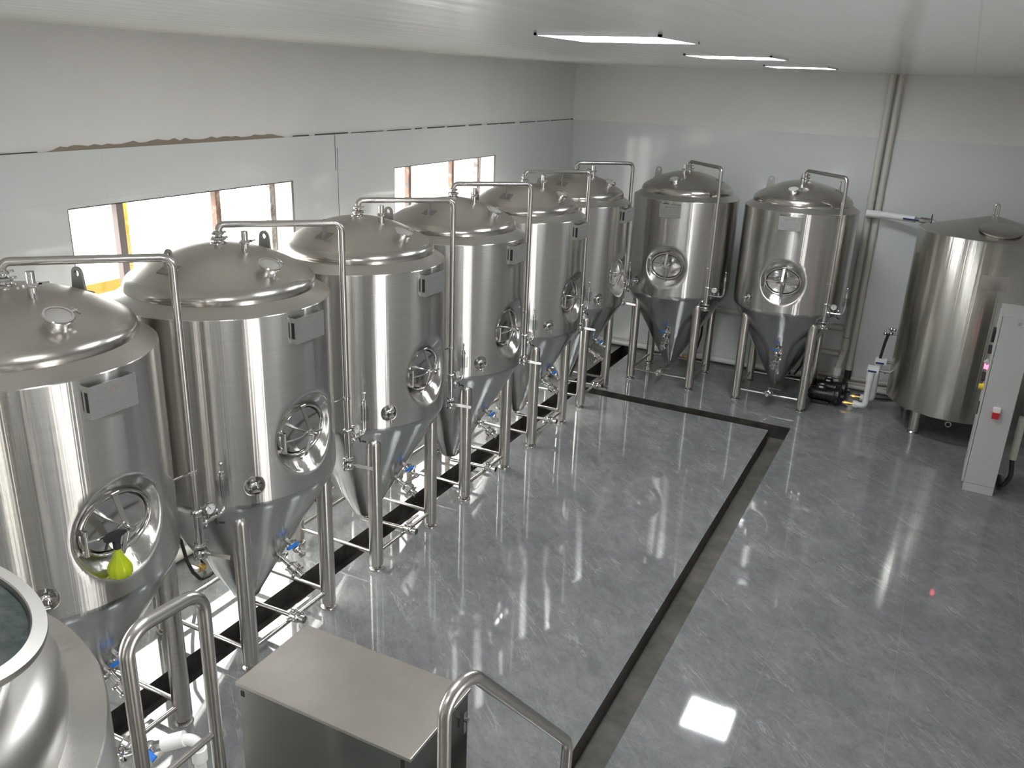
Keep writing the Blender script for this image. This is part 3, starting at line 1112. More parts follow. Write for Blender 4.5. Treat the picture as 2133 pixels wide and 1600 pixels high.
    b.cyl(p0 + cn * 0.125, p0 + cn * 0.165, 0.040, 20)
    wing_clamp(b, p0 + cn * 0.175, cn, 0.037, 0.016)
    b.lathe([(0.024, 0), (0.026, 0.045), (0.020, 0.045), (0.019, 0.0)], 18, orient(p0 + cn * 0.178, cn))
    rv = b.build('racking_valve', M_POL, T)
    b = MB()
    q0 = p0 + cn * 0.145
    b.cyl(q0, q0 + Vector((0.055, 0, 0.0)), 0.010, 10)
    b.box(0.045, 0.056, -0.012, 0.012, -0.135, 0.018, Matrix.Translation(q0) @ Matrix.Rotation(0.5, 4, 'X'))
    b.build('valve_handle', M_TUBE, rv)
    # bottom outlet pipe to the front
    b = MB()
    b.tube([(0, 0, 0.20), (0, 0, 0.150), (0, -0.40, 0.165)], 0.017, 14, 0.05)
    b.build('outlet_pipe', M_TUBE, T)
    b = MB()
    wing_clamp(b, (0, -0.405, 0.168), (0, 1, 0), 0.036, 0.016)
    b.cyl((0, -0.413, 0.168), (0, -0.450, 0.168), 0.039, 20)
    wing_clamp(b, (0, -0.459, 0.168), (0, 1, 0), 0.036, 0.016)
    M2 = orient((0, -0.462, 0.168), (0, -1, 0))
    b.lathe([(0.026, 0), (0.029, 0.05), (0.023, 0.05), (0.021, 0.0)], 20, M2)
    bv = b.build('outlet_valve', M_POL, T)
    b = MB()
    b.cyl((0, -0.43, 0.168), (0, -0.43, 0.232), 0.009, 10)
    b.box(-0.014, 0.145, -0.443, -0.418, 0.228, 0.236)
    b.build('valve_handle', M_TUBE, bv)
    # coolant hose behind
    b = MB()
    if px > 0.54:
        pts = [(-0.08, 0.45, 0.90), (-0.06, 0.56, 0.82), (-0.027, 0.6, 0.645), (-0.008, 0.6, 0.44), (0.025, 0.6, 0.262), (0.067, 0.6, 0.149), (0.13, 0.6, 0.051), (0.21, 0.6, 0.037), (0.27, 0.6, 0.046)]
    else:
        pts = [(0.19, 0.52, 1.10), (0.205, 0.6, 1.02), (0.235, 0.6, 0.85), (0.248, 0.6, 0.70), (0.24, 0.6, 0.443), (0.206, 0.6, 0.264), (0.139, 0.6, 0.133)]
    b.tube(pts, 0.0135, 10, 0.06)
    b.build('coolant_hose', M_RUBBER, T)
    return T


FY = [1.798, 3.160, 4.548, 5.928, 7.342, 8.689]
FX = 1.0566
labs = [
    'steel conical fermenter nearest the camera, lime spray bottle at its manway',
    'steel conical fermenter second from the camera, in front of the wide window with yellow bars',
    'steel conical fermenter third from the camera, right of the wide window with yellow bars',
    'steel conical fermenter fourth from the camera, its dome in front of the far window',
    'steel conical fermenter fifth from the camera, last but one before the corner',
    'steel conical fermenter sixth and farthest of the side row, in the room corner',
]
ft = make_fermenter(labs[0], 0.575, -0.48)
ft.location = (FX, FY[0], 0)
ft.rotation_euler = (0, 0, pi / 2)
for y, l in list(zip(FY, labs))[1:]:
    dup(ft, (FX, y, 0), pi / 2, l)
fb_ = make_fermenter('left one of two steel conical fermenters facing out from the end wall', 0.50, -0.42)
fb_.location = (2.009, 10.027, 0)
dup(fb_, (3.406, 10.027, 0), 0, 'right one of two steel conical fermenters by the end wall, beside the pumps')

# ------------------------------------------------------------------ spray bottle on the first manway
sb = thing('spray_bottle', 'lime green spray bottle with black trigger head in the nearest manway', 'spray bottle', (FX + 0.672, FY[0] - 0.085, 1.372), pi / 2)
b = MB()
prof = [(0.001, 0.0), (0.046, 0.0), (0.054, 0.010)]
for k in range(1, 13):
    f = k / 12
    prof.append((0.056 * (1 - f) ** 0.0 * (0.5 + 0.5 * cos(pi * min(1, max(0, (f - 0.15)) / 0.85))) * 0.72 + 0.016, 0.012 + 0.135 * f))
prof.append((0.016, 0.16))
seg = 40
vs, fs = [], []
n = len(prof)
for i in range(seg):
    a = 2 * pi * i / seg
    for r, z in prof:
        fl_ = 1 + 0.045 * cos(10 * a) * min(1, r / 0.05)
        vs.append((r * fl_ * cos(a), r * fl_ * sin(a), z))
for i in range(seg):
    j_ = (i + 1) % seg
    for k in range(n - 1):
        fs.append((i * n + k, j_ * n + k, j_ * n + k + 1, i * n + k + 1))
b.add(vs, fs).build('bottle', M_GREEN, sb, smooth=60)
b = MB()
b.cyl((0, 0, 0.148), (0, 0, 0.185), 0.018, 20)
b.prism([(-0.055, 0.205), (-0.060, 0.232), (-0.02, 0.240), (0.03, 0.236), (0.055, 0.225), (0.055, 0.215), (0.02, 0.205), (0.014, 0.182), (-0.014, 0.182), (-0.02, 0.2)], -0.013, 0.013,
        Matrix.Rotation(pi / 2, 4, 'X'))
hd = b.build('spray_head', M_RUBBER, sb)
b = MB()
b.tube([(-0.025, 0, 0.215), (-0.05, 0, 0.195), (-0.062, 0, 0.165)], 0.006, 8, 0.02)
b.build('trigger', M_RUBBER, hd)

# ------------------------------------------------------------------ brew kettle, bottom left
KX, KY = 3.04, -0.234
kt = thing('brew_kettle', 'round brew kettle with tilted manhole collar at the lower left edge', 'brew kettle', (KX, KY, 0))
kz = 2.358
MB().lathe([(0.73, 0.45), (0.75, 0.47), (0.75, kz - 0.006), (0.746, kz), (0.665, kz + 0.002)], 128).build('kettle_jacket', M_SHELL, kt, smooth=40)
prof = [(0.672, kz + 0.002), (0.676, kz + 0.03)]
for k in range(9):
    a = radians(72 * k / 8)
    prof.append((0.556 + 0.12 * cos(a), kz + 0.05 + 0.12 * sin(a)))
r0, z0 = prof[-1]
for k in range(1, 15):
    r = r0 * (1 - k / 14)
    prof.append((max(r, 0.0005), z0 + 0.13 * (1 - (r / r0) ** 2)))
MB().lathe(prof, 112).build('kettle_dome', M_DOME, kt, smooth=60)
nk = Vector((0.26, 0.28, 1)).normalized()
rc = Vector((3.413 - KX, 0.038 - KY, 2.759))
Mk = orient(rc, nk)
b = MB()
b.lathe([(0.215, -0.27), (0.215, -0.045), (0.222, -0.03), (0.222, -0.02)], 72, Mk)
col_ = b.build('manhole_neck', M_POL, kt, smooth=50)
b = MB()
b.lathe([(0.232, -0.020), (0.246, -0.018), (0.250, -0.012), (0.250, -0.004), (0.247, 0.001), (0.220, 0.001), (0.218, -0.002), (0.218, -0.03), (0.226, -0.03), (0.232, -0.020)], 96, Mk)
b.build('manhole_rim', M_DOME, col_, smooth=25)
MB().lathe([(0.2185, -0.014), (0.12, -0.010), (0.0005, -0.009)], 64, Mk).build('sight_glass', M_SIGHT, col_, smooth=60)
b = MB()
qq = Mk @ Vector((0.05, -0.20, -0.06))
wing_clamp(b, qq, (0.5, -0.6, 0.3), 0.034)
b.cyl(qq, qq + Vector((0.05, -0.07, -0.02)), 0.02, 14)
b.cyl(qq + Vector((0.05, -0.07, -0.02)), qq + Vector((0.12, -0.03, -0.05)), 0.016, 14)
b.build('manhole_clamp', M_POL, kt)
for a in range(4):
    an = pi / 4 + a * pi / 2
    MB().lathe([(0.045, 0), (0.045, 0.5)], 24, Matrix.Translation((0.6 * cos(an), 0.6 * sin(an), 0)), True, True).build('leg', M_LEG, kt)
MB().lathe([(0.73, 0.45), (0.5, 0.36), (0.05, 0.30)], 64, None, False, True).build('kettle_bottom', M_CONE, kt)

# ------------------------------------------------------------------ platform, rails, stair (mostly below the frame)
pf = thing('brewing_platform', 'steel working platform beside the brew kettle', 'platform', (4.4, 0.0, 0))
MB().box(-0.55, 0.75, -2.2, 1.06, 1.10, 1.15).build('deck', M_SHEET, pf, smooth=0)
for x in (-0.5, 0.7):
    for y in (-2.1, 1.0):
        MB().box(x - 0.03, x + 0.03, y - 0.03, y + 0.03, 0, 1.10).build('post', M_TUBE, pf, smooth=0)
st = thing('platform_stair', 'short steel stair with sloping round handrail, crossing over the box cabinet corner', 'stair', (4.4, 1.09, 0))
for k in range(4):
    MB().box(-0.34, 0.34, 0.02 + 0.20 * k, 0.22 + 0.20 * k, 0.92 - 0.23 * k - 0.02, 0.92 - 0.23 * k).build('tread', M_SHEET, st, smooth=0)
for x in (-0.36, 0.34):
    b = MB()
    b.prism([(0.0, 0.85), (0.0, 1.08), (0.95, 0.0), (0.72, 0.0)], x, x + 0.02, Matrix(((0, 0, 1, 0), (1, 0, 0, 0), (0, 1, 0, 0), (0, 0, 0, 1))))
    b.build('stringer', M_SHEET, st, smooth=0)
for (c1, c2, lb) in ((Vector((3.908, 1.13, 2.135)), Vector((4.062, 1.77, 1.375)), 'sloping handrail in front of the box cabinet'),
                     (Vector((4.69, 1.13, 2.13)), Vector((4.84, 1.77, 1.37)), 'right handrail of which only the bend shows')):
    o_ = Vector((4.4, 1.09, 0))
    b = MB()
    b.tube([Vector((c1.x, c1.y, 0.9)) - o_, c1 - o_, c2 - o_, Vector((c2.x, c2.y, 0.0)) - o_], 0.0215, 20, 0.085, nb=12)
    b.build('handrail', M_TUBE, st, smooth=60, label=lb)
# upright loop rail
gr = thing('guard_rail', 'upright looped steel guard rail in front of the nearest fermenter', 'guard rail', (3.12, 0.69, 0))
b = MB()
b.tube([(0, 0, 0.02), (0, 0, 2.19), (0, 0.285, 2.175), (0, 0.285, 0.02)], 0.022, 20, 0.075, nb=12)
b.build('rail_loop', M_TUBE, gr, smooth=60)
MB().cyl((0, 0.004, 1.63), (0, 0.28, 1.63), 0.012, 16).build('cross_bar', M_TUBE, gr)

# ------------------------------------------------------------------ stainless box cabinet in front
bx = thing('steel_cabinet', 'low stainless steel box cabinet in the foreground below the handrail', 'cabinet', (2.893, 1.99, 0))
hx, hy, H = 0.480, 0.247, 1.0
b = MB().box(-hx, hx, -hy, hy, 0.06, H - 0.02)
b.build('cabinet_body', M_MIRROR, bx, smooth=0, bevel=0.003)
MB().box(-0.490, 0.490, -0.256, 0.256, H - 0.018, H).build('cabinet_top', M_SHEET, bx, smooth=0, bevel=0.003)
b = MB()
b.box(-0.465, -0.445, -hy - 0.002, -hy + 0.004, H - 0.075, H - 0.045)
b.box(0.435, 0.452, -hy - 0.002, -hy + 0.004, 0.2, H - 0.035)
b.build('cabinet_slot', M_DARK, bx, smooth=0, merge=False)
b = MB()
b.box(hx, hx + 0.012, 0.19, 0.215, 0.78, 0.90)
b.cyl((hx + 0.01, 0.20, 0.86), (hx + 0.03, 0.20, 0.86), 0.012, 12)
b.cyl((hx + 0.024, 0.20, 0.80), (hx + 0.024, 0.20, 0.87), 0.006, 10)
b.build('latch', M_POL, bx)
b = MB()
for x in (-0.43, 0.43):
    for y in (-0.2, 0.2):
        b.cyl((x, y, 0), (x, y, 0.06), 0.025, 16)
b.build('foot', M_RUBBER, bx, merge=False)

# ------------------------------------------------------------------ white elbow with blue valve by the kettle
pw = thing('white_drain_pipe', 'white plastic elbow pipe with blue valve handle behind the guard rail', 'pipe', (2.60, 1.33, 0))
b = MB()
b.tube([(0, 0, 0.02), (0, 0, 1.09), (-0.12, -0.075, 1.055)], 0.024, 18, 0.045)
b.cyl((0, 0, 0.97), (0, 0, 1.03), 0.032, 20)
b.cyl((-0.045, -0.028, 1.083), (-0.12, -0.075, 1.057), 0.033, 20)
b.build('pipe_elbow', M_PVC, pw, smooth=50)
b = MB()
b.cyl((-0.12, -0.075, 1.055), (-0.15, -0.094, 1.045), 0.024, 8)
b.ball((-0.165, -0.103, 1.04), 0.030, 16)
b.cyl((-0.18, -0.112, 1.035), (-0.32, -0.20, 0.985), 0.019, 14)
wing_clamp(b, (-0.26, -0.162, 1.01), (-1, -0.6, -0.3), 0.030)
vb = b.build('ball_valve', M_POL, pw)
MB().box(-0.055, 0.055, -0.014, 0.014, 0.0, 0.010, Matrix.Translation((-0.145, -0.135, 1.045)) @ Matrix.Rotation(radians(-8), 4, 'Z') @ Matrix.Rotation(0.5, 4, 'X')).build('valve_handle', M_BLUE, vb, bevel=0.002, label='blue lever handle')

pt = thing('pipe_manifold', 'cluster of small polished pipe fittings between kettle and guard rail', 'pipe fittings', (2.42, 0.98, 0))
b = MB()
b.cyl((0, 0, 0.0), (0, 0, 1.10), 0.018, 14)
wing_clamp(b, (0, 0, 0.98), (0, 0, 1), 0.030)
b.tube([(0, 0, 1.08), (0.08, 0.05, 1.10), (0.16, 0.05, 1.06)], 0.019, 14, 0.03)
wing_clamp(b, (0.05, 0.03, 1.095), (1, 0.5, 0.1), 0.030)
wing_clamp(b, (0.14, 0.05, 1.07), (1, 0.1, -0.4), 0.030)
b.cyl((0, 0, 0.90), (0.13, 0.10, 0.90), 0.017, 14)
wing_clamp(b, (0.07, 0.054, 0.90), (1, 0.8, 0), 0.030)
b.build('fittings', M_POL, pt)

# ------------------------------------------------------------------ pipes along the walls
def pipe_thing(name, label, path, r, m, bend=0.0, cat='pipe', group=None, seg=16):
    b = MB()
    b.tube(path, r, seg, bend)
    return tag(b.build(name, m, smooth=60), label, cat, group)


pipe_thing('floor_pipe', 'long white plastic pipe on the floor along the left wall', [(0.06, -1, 0.055), (0.06, YB - 0.14, 0.055)], 0.042, M_PVC)
pipe_thing('floor_pipe', 'white plastic pipe on the floor along the end wall behind the pair of fermenters', [(0.14, YB - 0.06, 0.055), (3.72, YB - 0.06, 0.055)], 0.042, M_PVC)
for k, (z, r, l) in enumerate(((0.115, 0.030, 'topmost of three ivory pipes low on the end wall behind the pumps'),
                               (0.045, 0.026, 'middle of three ivory pipes low on the end wall behind the pumps'))):
    pipe_thing('wall_pipe', l, [(3.75, YB - 0.045, z), (4.72, YB - 0.045, z)], r, M_IVORY)
pipe_thing('wall_pipe', 'lowest of three ivory pipes on the floor behind the pumps', [(3.9, YB - 0.16, 0.038), (4.72, YB - 0.16, 0.038)], 0.034, M_IVORY)
pipe_thing('wall_pipe', 'dull ivory pipe high behind the right end-wall fermenter', [(2.3, YB - 0.05, 0.765), (4.02, YB - 0.05, 0.765)], 0.040, M_IVORY)
pipe_thing('wall_pipe', 'dull ivory pipe at knee height behind the right end-wall fermenter', [(3.45, YB - 0.05, 0.415), (4.03, YB - 0.05, 0.415)], 0.036, M_IVORY)

# tall twin pipes
rp = thing('riser_pipe', 'left of two tall ivory pipes from ceiling down to the pumps', 'pipe', (4.085, YB - 0.07, 0))
b = MB()
b.tube([(0, 0, ZC), (0, 0, 0.47), (-0.02, -0.33, 0.36), (-0.02, -0.33, 0.20)], 0.040, 20, 0.07)
b.cyl((0, 0, 2.43), (0, 0, 2.50), 0.047, 20)
b.cyl((0, 0, 0.62), (0, 0, 0.50), 0.047, 20)
b.build('pipe_run', M_IVORY, rp, smooth=50)
b = MB()
b.cyl((-0.02, -0.33, 0.34), (-0.02, -0.33, 0.235), 0.050, 20)
b.build('elbow_socket', M_PVC, rp)
MB().lathe([(0.0425, -0.003), (0.0425, 0.003)], 20, Matrix.Translation((0, 0, 0.66))).build('tie_wire', M_DARK, rp)
rp2 = thing('riser_pipe', 'right of two tall ivory pipes, ending in a black sleeve at the pumps', 'pipe', (4.18, YB - 0.05, 0))
b = MB()
b.tube([(0, 0, ZC), (0, 0, 0.60), (0, -0.05, 0.22)], 0.036, 20, 0.1)
b.cyl((0, 0, 2.43), (0, 0, 2.50), 0.042, 20)
b.build('pipe_run', M_IVORY, rp2, smooth=50)
MB().cyl((0, -0.05, 0.235), (0, -0.065, 0.12), 0.042, 20).build('black_sleeve', M_RUBBER, rp2)
br = thing('branch_pipe', 'white branch pipe with blue valve from the risers to the tall tank', 'pipe', (4.19, 10.88, 2.285))
b = MB()
b.tube([(-0.01, -0.055, 0), (0.10, -0.075, 0.0), (0.44, -0.20, 0.0)], 0.038, 18, 0.1)
b.cyl((-0.13, -0.075, 0), (0.04, -0.055, 0), 0.046, 18)
b.build('branch_run', M_PVC, br, smooth=50)
b = MB()
b.cyl((0.44, -0.20, 0.0), (0.655, -0.275, 0), 0.026, 16)
b.cyl((0.50, -0.22, 0.0), (0.60, -0.255, 0), 0.038, 8)
vb = b.build('ball_valve', M_POL, br)
MB().box(-0.14, 0.02, -0.05, -0.036, -0.014, 0.006, Matrix.Translation((0.45, -0.205, 0.0)) @ Matrix.Rotation(-0.35, 4, 'Z')).build('valve_handle', M_BLUED, vb, bevel=0.002)

# ------------------------------------------------------------------ tall hot liquor tank on the right
TX, TY, TR, TZ0, TZ1 = 5.43, 10.13, 0.737, 0.297, 2.291
ht = thing('water_tank', 'tall flat-bottomed steel water tank at the right, behind the grey control cabinet', 'storage tank', (TX, TY, 0))
M_TSH = brushed('brushed_stainless_water_tank', (0.56, 0.54, 0.49), 0.26, 0.97, wav=0.16)
b = MB()
b.lathe([(TR - 0.03, TZ0), (TR - 0.004, TZ0 + 0.002), (TR, TZ0 + 0.01), (TR, 1.2), (TR, TZ1 - 0.004), (TR - 0.004, TZ1), (TR - 0.02, TZ1 + 0.002)], 128, None, True)
b.build('tank_jacket', M_TSH, ht, smooth=50)
MB().lathe([(TR - 0.02, TZ1 + 0.002), (0.06, TZ1 + 0.175), (0.0005, TZ1 + 0.18)], 96).build('conical_top', M_SHEET, ht, smooth=50)
b = MB()
lidM = orient((0.06, -0.42, TZ1 + 0.075), (0.03, -0.23, 1))
b.lathe([(0.200, 0.0), (0.200, 0.008), (0.208, 0.011), (0.208, 0.019), (0.200, 0.023), (0.10, 0.030), (0.0005, 0.032)], 64, lidM)
b.build('round_lid', M_DOME, ht, smooth=45)
b = MB()
b.tube([(-0.02, 0.05, TZ1 + 0.165), (-0.02, 0.05, TZ1 + 0.30), (0.02, 0.05, TZ1 + 0.30), (0.02, 0.05, TZ1 + 0.165)], 0.012, 12, 0.019)
b.build('vent_loop', M_TUBE, ht)
MB().cyl((-0.62, 0.05, TZ1 + 0.01), (-0.62, 0.05, TZ1 + 0.13), 0.006, 8).build('thin_rod', M_DARK, ht)
for an in (radians(-127), radians(-53), radians(37), radians(143)):
    lx, ly = 0.60 * cos(an), 0.60 * sin(an)
    lg = MB().cyl((lx, ly, 0.03), (lx, ly, TZ0 + 0.01), 0.055, 24).build('leg', M_LEG, ht)
    MB().lathe([(0.068, 0.0), (0.068, 0.012), (0.05, 0.03)], 24, Matrix.Translation((lx, ly, 0)), True, True).build('foot', M_TUBE, lg)
b = MB()
M2 = orient((-0.02, -0.43, 0.16), (0, -1, 0))
b.lathe([(0.022, -0.3), (0.022, 0.0), (0.034, 0.0), (0.034, 0.014), (0.02, 0.014), (0.02, -0.02)], 24, M2)
b.cyl((-0.02, -0.13, 0.16), (-0.02, -0.13, TZ0 + 0.005), 0.022, 14)
b.build('outlet', M_POL, ht)


def jp(s, z, d=0.0):
    a = s / TR
    return Vector(((TR + d) * sin(a), -(TR + d) * cos(a), z))


# curved nameplate
vs, fs = [], []
for k in range(9):
    s_ = -0.04 + 0.26 * k / 8
    vs += [jp(s_, 1.80, 0.012), jp(s_, 1.95, 0.012), jp(s_, 1.95, 0.006), jp(s_, 1.80, 0.006)]
for k in range(8):
    a = k * 4; c = a + 4
    fs += [(a, c, c + 1, a + 1), (a + 1, c + 1, c + 2, a + 2), (a + 3, a + 2, c + 2, c + 3), (a, a + 3, c + 3, c)]
MB().add(vs, fs).build('nameplate', M_SHEET, ht)

# fittings left of the water tank
def feed_set(label, x, y, zt_, group):
    f = thing('feed_pipe', label, 'pipe', (x, y, 0), 0, None)
    b = MB()
    b.tube([(-0.10, 0, 0.055), (0, 0, 0.055), (0, 0, zt_)], 0.036, 18, 0.045)
    b.cyl((-0.14, 0, 0.055), (-0.08, 0, 0.055), 0.046, 18)
    b.cyl((0, 0, zt_ - 0.10), (0, 0, zt_), 0.046, 18)
    b.box(-0.045, 0.085, -0.042, 0.042, zt_, zt_ + 0.075)
    b.build('white_pipe', M_PVC, f, smooth=40)
    MB().box(-0.035, 0.06, -0.052, -0.042, zt_ + 0.012, zt_ + 0.032).build('valve_handle', M_BLUED, f, bevel=0.002, label='navy lever handle')
    b = MB()
    xe = TX - sqrt(TR ** 2 - (y - TY) ** 2) - x
    b.cyl((0.08, 0, zt_ + 0.035), (xe - 0.004, 0, zt_ + 0.035), 0.016, 14)
    b.cyl((xe * 0.5 + 0.04, 0, zt_ + 0.035), (xe * 0.5 + 0.07, 0, zt_ + 0.035), 0.027, 14)
    b.build('metal_nipple', M_POL, f)
    b = MB()
    b.cyl((-0.14, 0, 0.055), (-0.20, 0, 0.055), 0.020, 14)
    b.cyl((-0.20, 0, 0.055), (-0.245, 0, 0.055), 0.028, 8)
    b.build('brass_nipple', M_BRASS, f)
    b = MB()
    b.cyl((-0.25, 0, 0.055), (-0.262, 0, 0.055), 0.016, 12)
    b.build('steel_nipple', M_POL, f)


feed_set('nearer white feed pipe with navy valve between pumps and tall tank', 4.49, 10.10, 0.50, None)
feed_set('farther white feed pipe with navy valve beside the tall tank', 4.545, 10.40, 0.53, None)
fh = thing('level_fitting', 'chrome fitting and black hose on the left flank of the tall tank', 'valve', (4.60, 10.40, 0.93))
b = MB()
b.cyl((0, 0, 0), (0.142, 0, 0), 0.014, 12)
b.ball((0.02, 0, 0), 0.028, 14)
b.ball((-0.045, -0.01, -0.005), 0.022, 14)
b.ball((0.015, 0, 0.055), 0.026, 14)
b.ball((0.05, 0, 0.050), 0.022, 14)
b.build('fitting', M_POL, fh)
MB().tube([(-0.01, 0, -0.01), (-0.03, 0, -0.12), (-0.05, -0.02, -0.32)], 0.017, 12, 0.05).build('black_hose', M_RUBBER, fh)


# ------------------------------------------------------------------ pumps
def make_pump(label, loc, rz):
    P = thing('pump', label, 'pump', loc, rz, 'black pumps')
    b = MB()
    My = Matrix.Rotation(pi / 2, 4, 'Y')
    prof = []
    x = -0.20
    while x < 0.06:
        prof += [(0.085, x), (0.085, x + 0.008), (0.078, x + 0.009), (0.078, x + 0.016)]
        x += 0.017
    b.lathe([(0.06, -0.215)] + prof + [(0.09, 0.07), (0.09, 0.085)], 32, Matrix.Translation((0, 0, 0.12)) @ My, True, True)
    b.box(-0.12, -0.02, -0.04, 0.04, 0.19, 0.245)
    b.build('pump_motor', M_BLACKP, P, smooth=30)
    b = MB()
    b.lathe([(0.07, 0.085), (0.105, 0.09), (0.11, 0.11), (0.11, 0.14), (0.09, 0.16), (0.03, 0.165)], 32, Matrix.Translation((0, 0, 0.12)) @ My, True, True)
    b.cyl((0.12, 0, 0.21), (0.12, 0, 0.26), 0.03, 16)
    b.cyl((0.16, 0, 0.12), (0.20, 0, 0.12), 0.03, 16)
    b.build('pump_head', M_BLACKP, P, smooth=40)
    b = MB()
    b.box(-0.17, 0.04, -0.075, 0.075, 0.0, 0.045)
    b.build('pump_base', M_BLACKP, P, smooth=0, bevel=0.004)
    b = MB()
    b.box(-0.10, -0.05, -0.0415, -0.04, 0.205, 0.225)
    b.box(-0.09, -0.05, -0.03, 0.02, 0.2455, 0.247)
    b.build('rating_label', M_PVC, P, smooth=0, merge=False)
    b = MB()
    for x in (-0.13, -0.02):
        b.cyl((x, -0.065, 0.0), (x, -0.065, 0.055), 0.006, 8)
    b.build('base_bolts', M_POL, P)
    return P


pA = make_pump('nearer of two black motor pumps on the floor beside the fermenter leg', (4.035, 10.09, 0), 0.0)
dup(pA, (4.075, 10.40, 0), 0.0, 'farther of two black motor pumps on the floor, under the riser pipes')
un = thing('pipe_union', 'white plastic ball valve hanging under the riser pipe above the pumps', 'valve', (4.065, 10.60, 0.0))
b = MB()
b.cyl((0, 0, 0.199), (0, 0, 0.185), 0.030, 14)
b.build('chrome_union', M_POL, un)
b = MB()
b.cyl((0, -0.01, 0.195), (0.10, -0.15, 0.255), 0.0, 8, 0.0) if False else None
b = MB()
b.ball((0, -0.0, 0.145), 0.042, 16)
b.cyl((0, 0, 0.186), (0, 0, 0.105), 0.034, 16)
b.build('white_union', M_PVC, un)
# power cable behind pumps
pipe_thing('power_cable', 'thin black cable running on the floor behind the pumps', [(4.27, 10.56, 0.012), (4.4, 10.62, 0.012), (4.6, 10.62, 0.012), (4.78, 10.66, 0.012)], 0.010, M_RUBBER, 0.05, 'cable')

# ------------------------------------------------------------------ coolant valves behind the tanks
def make_cvalve(label, loc, rz):
    V = thing('coolant_valve', label, 'valve', loc, rz, 'coolant valves behind the tanks')
    b = MB()
    b.cyl((-0.12, 0, 0.07), (0.12, 0, 0.07), 0.014, 12)
    b.cyl((0, 0, 0.0), (0, 0, 0.07), 0.012, 12)
    b.build('valve_pipe', M_POL, V)
    b = MB()
    b.cyl((-0.05, 0, 0.07), (0.0, 0, 0.07), 0.030, 8)
    b.cyl((-0.10, 0, 0.07), (-0.07, 0, 0.07), 0.022, 8)
    b.build('brass_body', M_BRASS, V)
    b = MB().box(-0.005, 0.055, -0.03, 0.03, 0.09, 0.165)
    b.build('black_coil', M_RUBBER, V, smooth=0, bevel=0.004)
    b = MB().box(-0.115, -0.085, -0.045, 0.035, 0.085, 0.115)
    b.build('white_handle', M_PVC, V, smooth=0, bevel=0.004)
    return V


cv = make_cvalve('brass coolant valve on the floor behind the second fermenter', (0.36, 3.42, 0), pi / 2)
for loc, rz, l in (((0.38, 4.86, 0), pi / 2, 'brass coolant valve on the floor behind the third fermenter'),
                   ((0.36, 6.28, 0), pi / 2, 'brass coolant valve on the floor behind the fourth fermenter'),
                   ((0.36, 7.68, 0), pi / 2, 'brass coolant valve on the floor behind the fifth fermenter'),
                   ((0.38, 9.05, 0), pi / 2, 'brass coolant valve on the floor behind the corner fermenter'),
                   ((2.08, 10.74, 0), 0, 'brass coolant valve behind the left end-wall fermenter'),
                   ((3.42, 10.76, 0), 0, 'brass coolant valve behind the right end-wall fermenter')):
    dup(cv, loc, rz, l)

# ------------------------------------------------------------------ control cabinet
cc = thing('control_cabinet', 'tall grey electrical control cabinet at the right edge of the floor', 'control cabinet', (5.575, 8.27, 0), radians(-2.5))
b = MB().box(0.022, 0.29, 0.0, 0.55, 0.0, 1.785)
b.build('cabinet_body', M_CAB, cc, smooth=0, bevel=0.004)
MB().box(-0.002, 0.018, 0.008, 0.545, 0.09, 1.75).build('cabinet_door', M_CAB, cc, smooth=0, bevel=0.004)
MB().box(0.0, 0.29, -0.003, 0.553, 1.785, 1.80).build('cabinet_roof', M_CAB, cc, smooth=0, bevel=0.003)
MB().box(0.03, 0.285, -0.001, 0.0, 0.088, 0.092).build('plinth_line', M_ENG, cc, smooth=0)
b = MB()
b.box(-0.030, -0.002, 0.20, 0.34, 1.48, 1.60)
b.build('meter', M_RUBBER, cc, smooth=0, bevel=0.004)
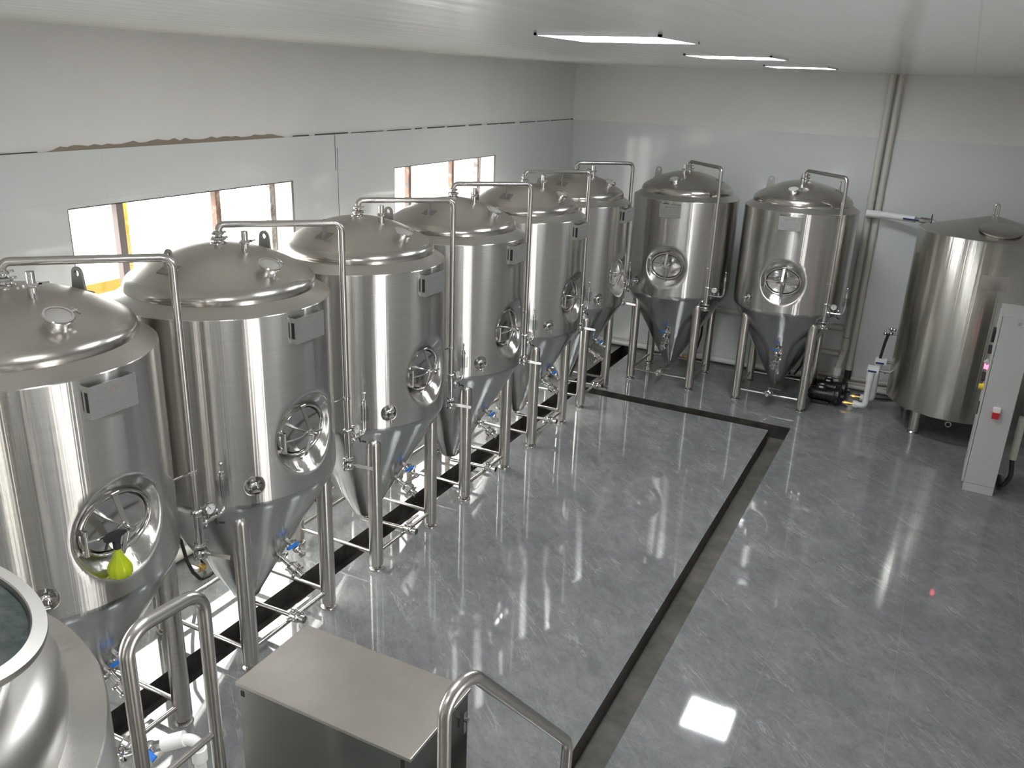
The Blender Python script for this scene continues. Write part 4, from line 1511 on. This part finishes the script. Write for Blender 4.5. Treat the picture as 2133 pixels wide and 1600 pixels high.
for zb_ in (1.40, 1.12):
    for k in range(4):
        MB().cyl((-0.002, 0.14 + 0.07 * k, zb_), (-0.035, 0.14 + 0.07 * k, zb_), 0.018, 12).build('push_button', M_RUBBER, cc)
MB().cyl((-0.002, 0.10, 1.265), (-0.038, 0.10, 1.265), 0.028, 16).build('red_pilot_lamp', M_LAMPR, cc, label='glowing red pilot lamp')
MB().cyl((-0.002, 0.08, 1.30), (-0.030, 0.08, 1.33), 0.026, 16).build('indicator', M_CAB, cc)
b = MB()
b.cyl((-0.002, 0.10, 1.06), (-0.018, 0.10, 1.06), 0.034, 16)
b.cyl((-0.018, 0.10, 1.06), (-0.045, 0.10, 1.06), 0.026, 16)
b.build('yellow_stop_base', M_YELL, cc, label='yellow emergency stop base')
MB().box(-0.012, -0.002, 0.02, 0.035, 0.80, 0.93).build('door_handle', M_RUBBER, cc, smooth=0)
b = MB()
b.prism([(-0.03, 0.03), (-0.034, 0.07), (-0.02, 0.075), (0.02, 0.075), (0.034, 0.07), (0.03, 0.03)], 0, 0.045, Matrix.Translation((0.150, -0.0, 0.84)) @ Matrix.Rotation(pi / 2, 4, 'X'))
sk = b.build('wall_socket', M_PVC, cc, smooth=30)
b = MB()
b.prism([(-0.030, -0.03), (-0.032, 0.03), (0.032, 0.03), (0.030, -0.03)], 0, 0.060, Matrix.Translation((0.150, -0.0, 0.84)) @ Matrix.Rotation(pi / 2, 4, 'X'))
b.build('socket_cap', M_RED, sk, smooth=30, label='red socket cap')
b = MB()
b.lathe([(0.016, 0), (0.016, 0.008), (0.009, 0.008), (0.009, 0)], 20, orient((0.165, 0.0, 1.74), (0, -1, 0)))
b.build('lock_ring', M_POL, cc)
# conduits beside the cabinet
pipe_thing('conduit', 'ivory plastic conduit standing behind the control cabinet', [(5.99, 8.60, 0.75), (5.99, 8.60, 0.30)], 0.035, M_IVORY, cat='conduit')
pipe_thing('cable_loop', 'thick black cable looping out of the conduit behind the control cabinet', [(5.99, 8.60, 0.295), (6.01, 8.56, 0.14), (5.94, 8.42, 0.035), (5.93, 8.75, 0.03)], 0.022, M_RUBBER, 0.08, 'cable')
